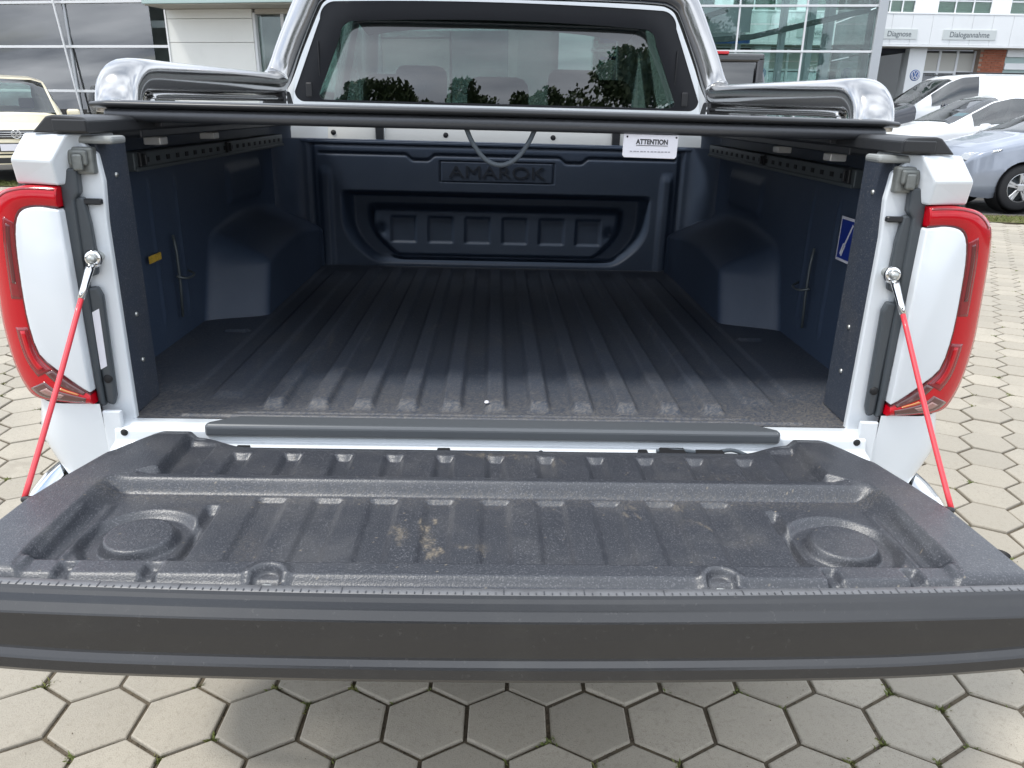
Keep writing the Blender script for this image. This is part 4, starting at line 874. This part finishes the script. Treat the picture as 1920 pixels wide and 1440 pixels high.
from_bm('stair_truss', bm, 'steel_grey', LB)
for x, w_ in ((-6.4, 3.4), (-2.0, 2.6)): boxes('display_stand', [(x-w_/2, x+w_/2, 2.4, 3.6, .03, 1.35), (x-w_/3, x+w_/3, 2.5, 3.5, 1.35, 1.9)], 'interior_dark', LB, .12, 2)
for z0, z1 in ((0, 1.0), (1.008, 1.84), (1.848, 2.676), (2.684, 3.155), (3.163, 3.345)): box('wall_panel', 1.80, 3.84, -.12, .3, z0, z1, 'facade_white', LB, .004)
box('wall_edge', 1.765, 1.80, -.14, .3, 0, 3.345, 'facade_panel', LB)
wf = box('window_frame', 3.842, 3.90, -.10, .2, 0, 3.27, 'steel_light', LB)
for k in range(3):
    x0 = 3.92+k*.62; box('glass_pane', x0, x0+.54, .0, .012, .05, 3.20, 'facade_glass', LB); box('post', x0+.545, x0+.615, -.04, .06, .05, 3.25, 'steel_light', LB)
for k, (a, b) in enumerate(((5.79, 6.72), (8.26, 9.48))): box('glass_pane', a, b, .0, .012, .05, 3.20, 'facade_glass_dark', LB)
box('wall_panel', 6.75, 8.23, -.06, .2, .05, 2.75, 'facade_white', LB, .01); box('glass_pane', 6.75, 8.23, .0, .012, 2.78, 3.20, 'facade_glass_dark', LB)
box('window_head', 3.90, 9.5, -.08, .2, 3.25, 3.345, 'soffit', LB)
box('fascia', 1.77, 9.5, -.9, .3, 3.37, 3.75, 'teal_band', LB, .01); box('soffit', 1.80, 9.5, -.85, .25, 3.35, 3.368, 'soffit', LB)
box('upper_wall', 1.77, 9.5, -.1, 6.2, 3.76, 5.0, 'facade_white', LB); box('end_wall', 9.5, 9.7, -.1, 6.2, 0, 4.9, 'facade_white', LB)
boxes('inner_wall', [(3.9, 9.4, 4.5, 4.7, 0, 3.3)], 'teal_band', LB)
box('roof', -9.6, 9.9, -.4, 6.4, 5.02, 5.3, 'steel_grey', LB)
# glazed hall on the right, corner post at the far end
RB = frame_obj('glass_hall', (12, 19, 0), math.radians(-8), label='see-through glass hall with grey corner post', cat='building')
RX = [-9.6, -7.75, -5.93, -4.3, -2.62]; RZ = [.75, 1.79, 2.83, 3.87, 4.91]
for a, b in zip(RX[:-1], RX[1:]):
    for c, d in zip([.05]+RZ[:-1], RZ): box('glass_pane', a+.02, b-.02, 0, .012, c+.03, d-.03, 'facade_glass', RB)
for z in RZ: box('mullion', -9.6, -2.62, -.06, .02, z-.026, z+.026, 'steel_light', RB, .004)
for a in RX[1:-1]: box('post', a-.02, a+.02, -.045, .03, .05, 4.9, 'steel_light', RB)
box('corner_post', -2.62, -2.40, -.10, .14, 0, 5.2, 'steel_grey', RB, .01)
for x, y, t in ((-4.68, .8, .09), (-3.82, 1.6, .12), (-3.10, 2.6, .14), (-6.6, 1.2, .13), (-5.5, 3.0, .12), (-7.6, 2.4, .13)): boxes('column', [(x-t, x+t, y-.05, y+.05, 0, 5.0), (x-t*.35, x+t*.35, y-.09, y+.09, 0, 5.0)], 'steel_grey', RB)
bm = bmesh.new()
for (x0, z0, x1, z1, y) in ((-5.45, 3.22, -2.6, 3.86, .7), (-7.6, 3.05, -5.45, 3.22, .7), (-7.4, 2.5, -5.9, 2.75, 1.4), (-9.0, 3.0, -6.1, 3.9, 1.0)):
    a = math.atan2(z1-z0, x1-x0); l = math.hypot(x1-x0, z1-z0); bm_box(bm, -l/2, l/2, -.08, .08, -.065, .065, mtx=Matrix.Translation(((x0+x1)/2, y, (z0+z1)/2)) @ Matrix.Rotation(-a, 4, 'Y'))
from_bm('sloping_beam', bm, 'steel_dark', RB)
boxes('inner_beam', [(-9.4, -5.3, 1.9, 2.0, 3.15, 3.3), (-9.4, -5.6, 2.6, 2.7, 2.75, 2.84)], 'logo_blue', RB); boxes('inner_gallery', [(-9.5, -5.4, 2.2, 4.4, 3.32, 3.45), (-9.5, -5.3, 2.1, 2.14, 3.45, 4.1)], 'steel_grey', RB)
for z0, z1 in ((.05, 1.79), (1.82, 2.83), (2.86, 3.87), (3.9, 4.9)): box('rear_pane', -9.6, -2.62, 4.5, 4.512, z0, z1, 'facade_glass', RB)
for z0, z1 in ((.05, 1.79), (1.82, 2.83), (2.86, 3.87), (3.9, 4.9)): box('end_pane', -2.512, -2.50, .16, 4.4, z0, z1, 'facade_glass', RB)
box('hall_floor', -9.6, -2.4, .05, 4.5, -.03, .02, 'interior_floor', RB); box('roof', -9.8, -2.2, -.3, 4.8, 5.21, 5.5, 'steel_grey', RB)
# white workshop building behind
WB = frame_obj('workshop', (0, 27, 0), 0, label='white workshop building with gates and lettered fascia', cat='building')
def gate(x0, x1, glazed=True):
    if not glazed: box('open_gate', x0, x1, 2.5, 2.6, 0, 3.5, 'gate_dark', WB); box('gate_recess', x0, x1, .3, 2.6, 3.36, 3.5, 'gate_dark', WB); box('gate_cheek', x0-.02, x0, .3, 2.6, 0, 3.5, 'gate_dark', WB); return
    nx = 3; wd = (x1-x0)/nx
    box('gate_backing', x0, x1, .45, .5, 0, 3.45, 'interior_dark', WB)
    for r_ in range(5):
        z0 = .02+r_*.68
        for c_ in range(nx): box('gate_pane', x0+c_*wd+.04, x0+(c_+1)*wd-.04, .30, .31, z0+.05, z0+.63, 'facade_glass_dark' if r_ < 4 else 'blind', WB)
        box('gate_rail', x0, x1, .27, .33, z0-.02, z0+.05, 'steel_light', WB)
    for c_ in range(nx+1): box('gate_stile', x0+c_*wd-.04, x0+c_*wd+.04, .275, .325, .02, 3.45, 'steel_light', WB)
cols = [(6.2, 6.75), (8.85, 9.40), (11.55, 12.12), (14.20, 14.80)]
for x0, x1 in cols:
    c_ = box('column', x0, x1, -.02, .5, 0, 3.52, 'facade_panel', WB, .01); xm = (x0+x1)/2+.02
    lathe('round_logo', [(0, .012), (.17, .012), (.18, 0)], (xm, -.02, 2.63), (0, -1, 0), 'logo_blue', c_, 24); emblem(c_, xm, -.034, 2.63, .155, 'label_white')
gate(6.75, 8.85); gate(9.40, 11.55); gate(12.12, 14.20, False); gate(14.82, 16.68)
bp_ = box('brick_pier', 16.70, 17.60, .05, .5, 0, 3.50, 'mortar', WB)
bme = None
for r_ in range(46):
    for c_ in range(4):
        x0 = 16.705+c_*.225+(.11 if r_ % 2 else 0); x1 = min(x0+.213, 17.595)
        if x1-x0 < .05: continue
        if bme is None or abs(x1-x0-.213) > .001:
            o = box('brick', 0, x1-x0, .032, .055, 0, .064, 'brick', bp_)
            if abs(x1-x0-.213) < .001: bme = o.data
        else: o = bpy.data.objects.new('brick', bme); C.objects.link(o); o.parent = bp_
        o.location = (x0, 0, .004+r_*.0758)
for z0, z1 in ((0, 1.2), (1.55, 1.98), (2.30, 2.52), (2.86, 3.06), (3.26, 3.50)): box('wall_panel', 17.62, 27, .02, .4, z0, z1, 'facade_panel', WB)
for z0, z1 in ((1.2, 1.55), (1.98, 2.30), (2.52, 2.86), (3.06, 3.26)): box('band_window', 17.62, 27, .10, .12, z0, z1, 'teal_band', WB)
for k in range(33):
    x0 = 4.4+k*.683; box('fascia_panel', x0, x0+.675, -.35, .1, 3.58, 4.50, 'facade_panel', WB, .003)
box('fascia_drip', 4.4, 27, -.37, .1, 3.515, 3.572, 'facade_panel', WB); box('fascia_backing', 4.4, 27, -.30, .5, 3.52, 4.53, 'steel_grey', WB); box('gate_soffit', 4.4, 27, -.3, .5, 3.49, 3.512, 'soffit', WB)
box('fascia_cornice', 4.4, 27, -.36, .3, 4.508, 4.55, 'facade_panel', WB)
for x0, x1 in ((5.2, 7.4), (8.0, 10.2), (10.6, 12.6), (12.95, 14.22), (15.0, 16.85), (17.5, 19.6), (20.2, 22.4)):
    f_ = box('blind', x0, x1, .28, .30, 4.62, 5.9, 'blind', WB); n_ = 3
    for q in range(14): box('blind_slat', x0, x1, .262, .278, 4.64+q*.09, 4.70+q*.09, 'blind', f_)
    box('window_pane', x0, x1, .20, .21, 4.62, 5.9, 'clear_glass', WB)
    for q in range(n_+1): box('window_bar', x0+(x1-x0)*q/n_-.02, x0+(x1-x0)*q/n_+.02, .17, .23, 4.62, 5.9, 'steel_light', f_)
    box('window_bar', x0, x1, .175, .225, 4.97, 5.01, 'steel_light', f_)
for x0, x1 in ((4.4, 5.2), (7.4, 8.0), (10.2, 10.6), (12.6, 12.95), (14.22, 15.0), (16.85, 17.5), (19.6, 20.2), (22.4, 27)): box('pier', x0, x1, .15, .5, 4.55, 6.0, 'facade_panel', WB)
box('upper_wall', 4.4, 27, .1, .5, 6.0, 8.0, 'facade_panel', WB); box('rear_wall', 4.4, 27, 9, 9.2, 0, 8, 'facade_panel', WB); box('roof', 4.3, 27.1, -.1, 9.3, 8.0, 8.2, 'steel_grey', WB); box('window_ledge', 4.4, 27, .12, .5, 4.552, 4.62, 'facade_panel', WB)
for tx_, x0, x1 in (('Dialogannahme', 15.05, 16.87), ('Diagnose', 12.95, 14.18), ('Service', 10.10, 11.30), ('Service', 7.3, 8.4)):
    if tx_ == 'Service' and x0 < 8: continue
    p_ = box('sign_plate', x0, x1, -.372, -.352, 3.74, 4.05, 'sign_grey', WB, .003); text('sign_lettering', tx_, .24, ((x0+x1)/2, -.374, 3.895), (PI/2, 0, 0), 'steel_dark', p_, .003, 0, .92)

# ------------------------------------------------------------------ trees behind the viewer (mirrored in the rear window)
def tree(x, y, h, r, seed, label):
    R_ = empty('broadleaf_tree', (x, y, 0), label=label, cat='tree', group='trees behind the viewer'); rd = random.Random(seed)
    tube('trunk', [(0, 0, -.05), (.05, 0, h*.2), (0, .1, h*.45), (.1, 0, h*.75)], .22, .22, 'bark', R_, 10, up=(0, 1, 0), taper=[1.3, 1, .8, .3])
    cl = []
    for _ in range(26):
        a = rd.uniform(0, 2*PI); q = rd.random()**.5*r*.85; z = h*rd.uniform(.34, .98); k = 1-abs((z/h-.6)/.5)**2*.55; cl.append((math.cos(a)*q*k, math.sin(a)*q*k, z, rd.uniform(.22, .42)*r))
    V = []; F = []
    for _ in range(9000):
        cx, cy, cz, cr = rd.choice(cl); th = rd.uniform(0, 2*PI); ph = math.acos(rd.uniform(-1, 1)); q = cr*rd.uniform(.55, 1.05)
        p = Vector((cx+q*math.sin(ph)*math.cos(th), cy+q*math.sin(ph)*math.sin(th), cz+q*math.cos(ph)*.8)); s_ = rd.uniform(.09, .2)
        a = Vector((rd.gauss(0, 1), rd.gauss(0, 1), rd.gauss(0, 1))).normalized(); b = a.orthogonal().normalized()*s_; a = a*s_*.6; n0 = len(V)
        V.extend([tuple(p-a-b*.2), tuple(p+b), tuple(p+a+b*.1), tuple(p-b)]); F.append((n0, n0+1, n0+2, n0+3))
    for k, (cx, cy, cz, cr) in enumerate(cl[:8]):
        bm = None
    c_ = pyd('crown', V, F, 'leaf', R_)
    tube('limb', [(0, .1, h*.4), (cl[0][0]*.5, cl[0][1]*.5, h*.55), (cl[0][0]*.9, cl[0][1]*.9, cl[0][2])], .09, .09, 'bark', R_, 8, up=(0, 1, .1), taper=[1, .7, .3])
for x, y, h, r, sd_, lb in ((6.5, -36, 10.4, 3.6, 1, 'tall round tree right of the truck axis, behind the viewer'), (11.5, -38, 9.4, 3.0, 2, 'smaller tree at the right end of the row behind the viewer'), (-1.5, -39, 9.3, 2.6, 3, 'narrow tree in the middle of the row behind the viewer'),
                            (-6.0, -37, 8.9, 2.8, 4, 'bushy tree left of the middle behind the viewer'), (-11.5, -40, 8.6, 2.6, 5, 'low tree at the left end of the row behind the viewer'), (2.4, -40, 9.3, 2.2, 6, 'low tree between the two tallest behind the viewer'), (-3.8, -41, 9.0, 2.6, 7, 'tree close behind the middle of the row behind the viewer'), (-8.8, -41, 8.9, 2.6, 8, 'tree second from the left end behind the viewer')):
    tree(x, y, h, r, sd_, lb)
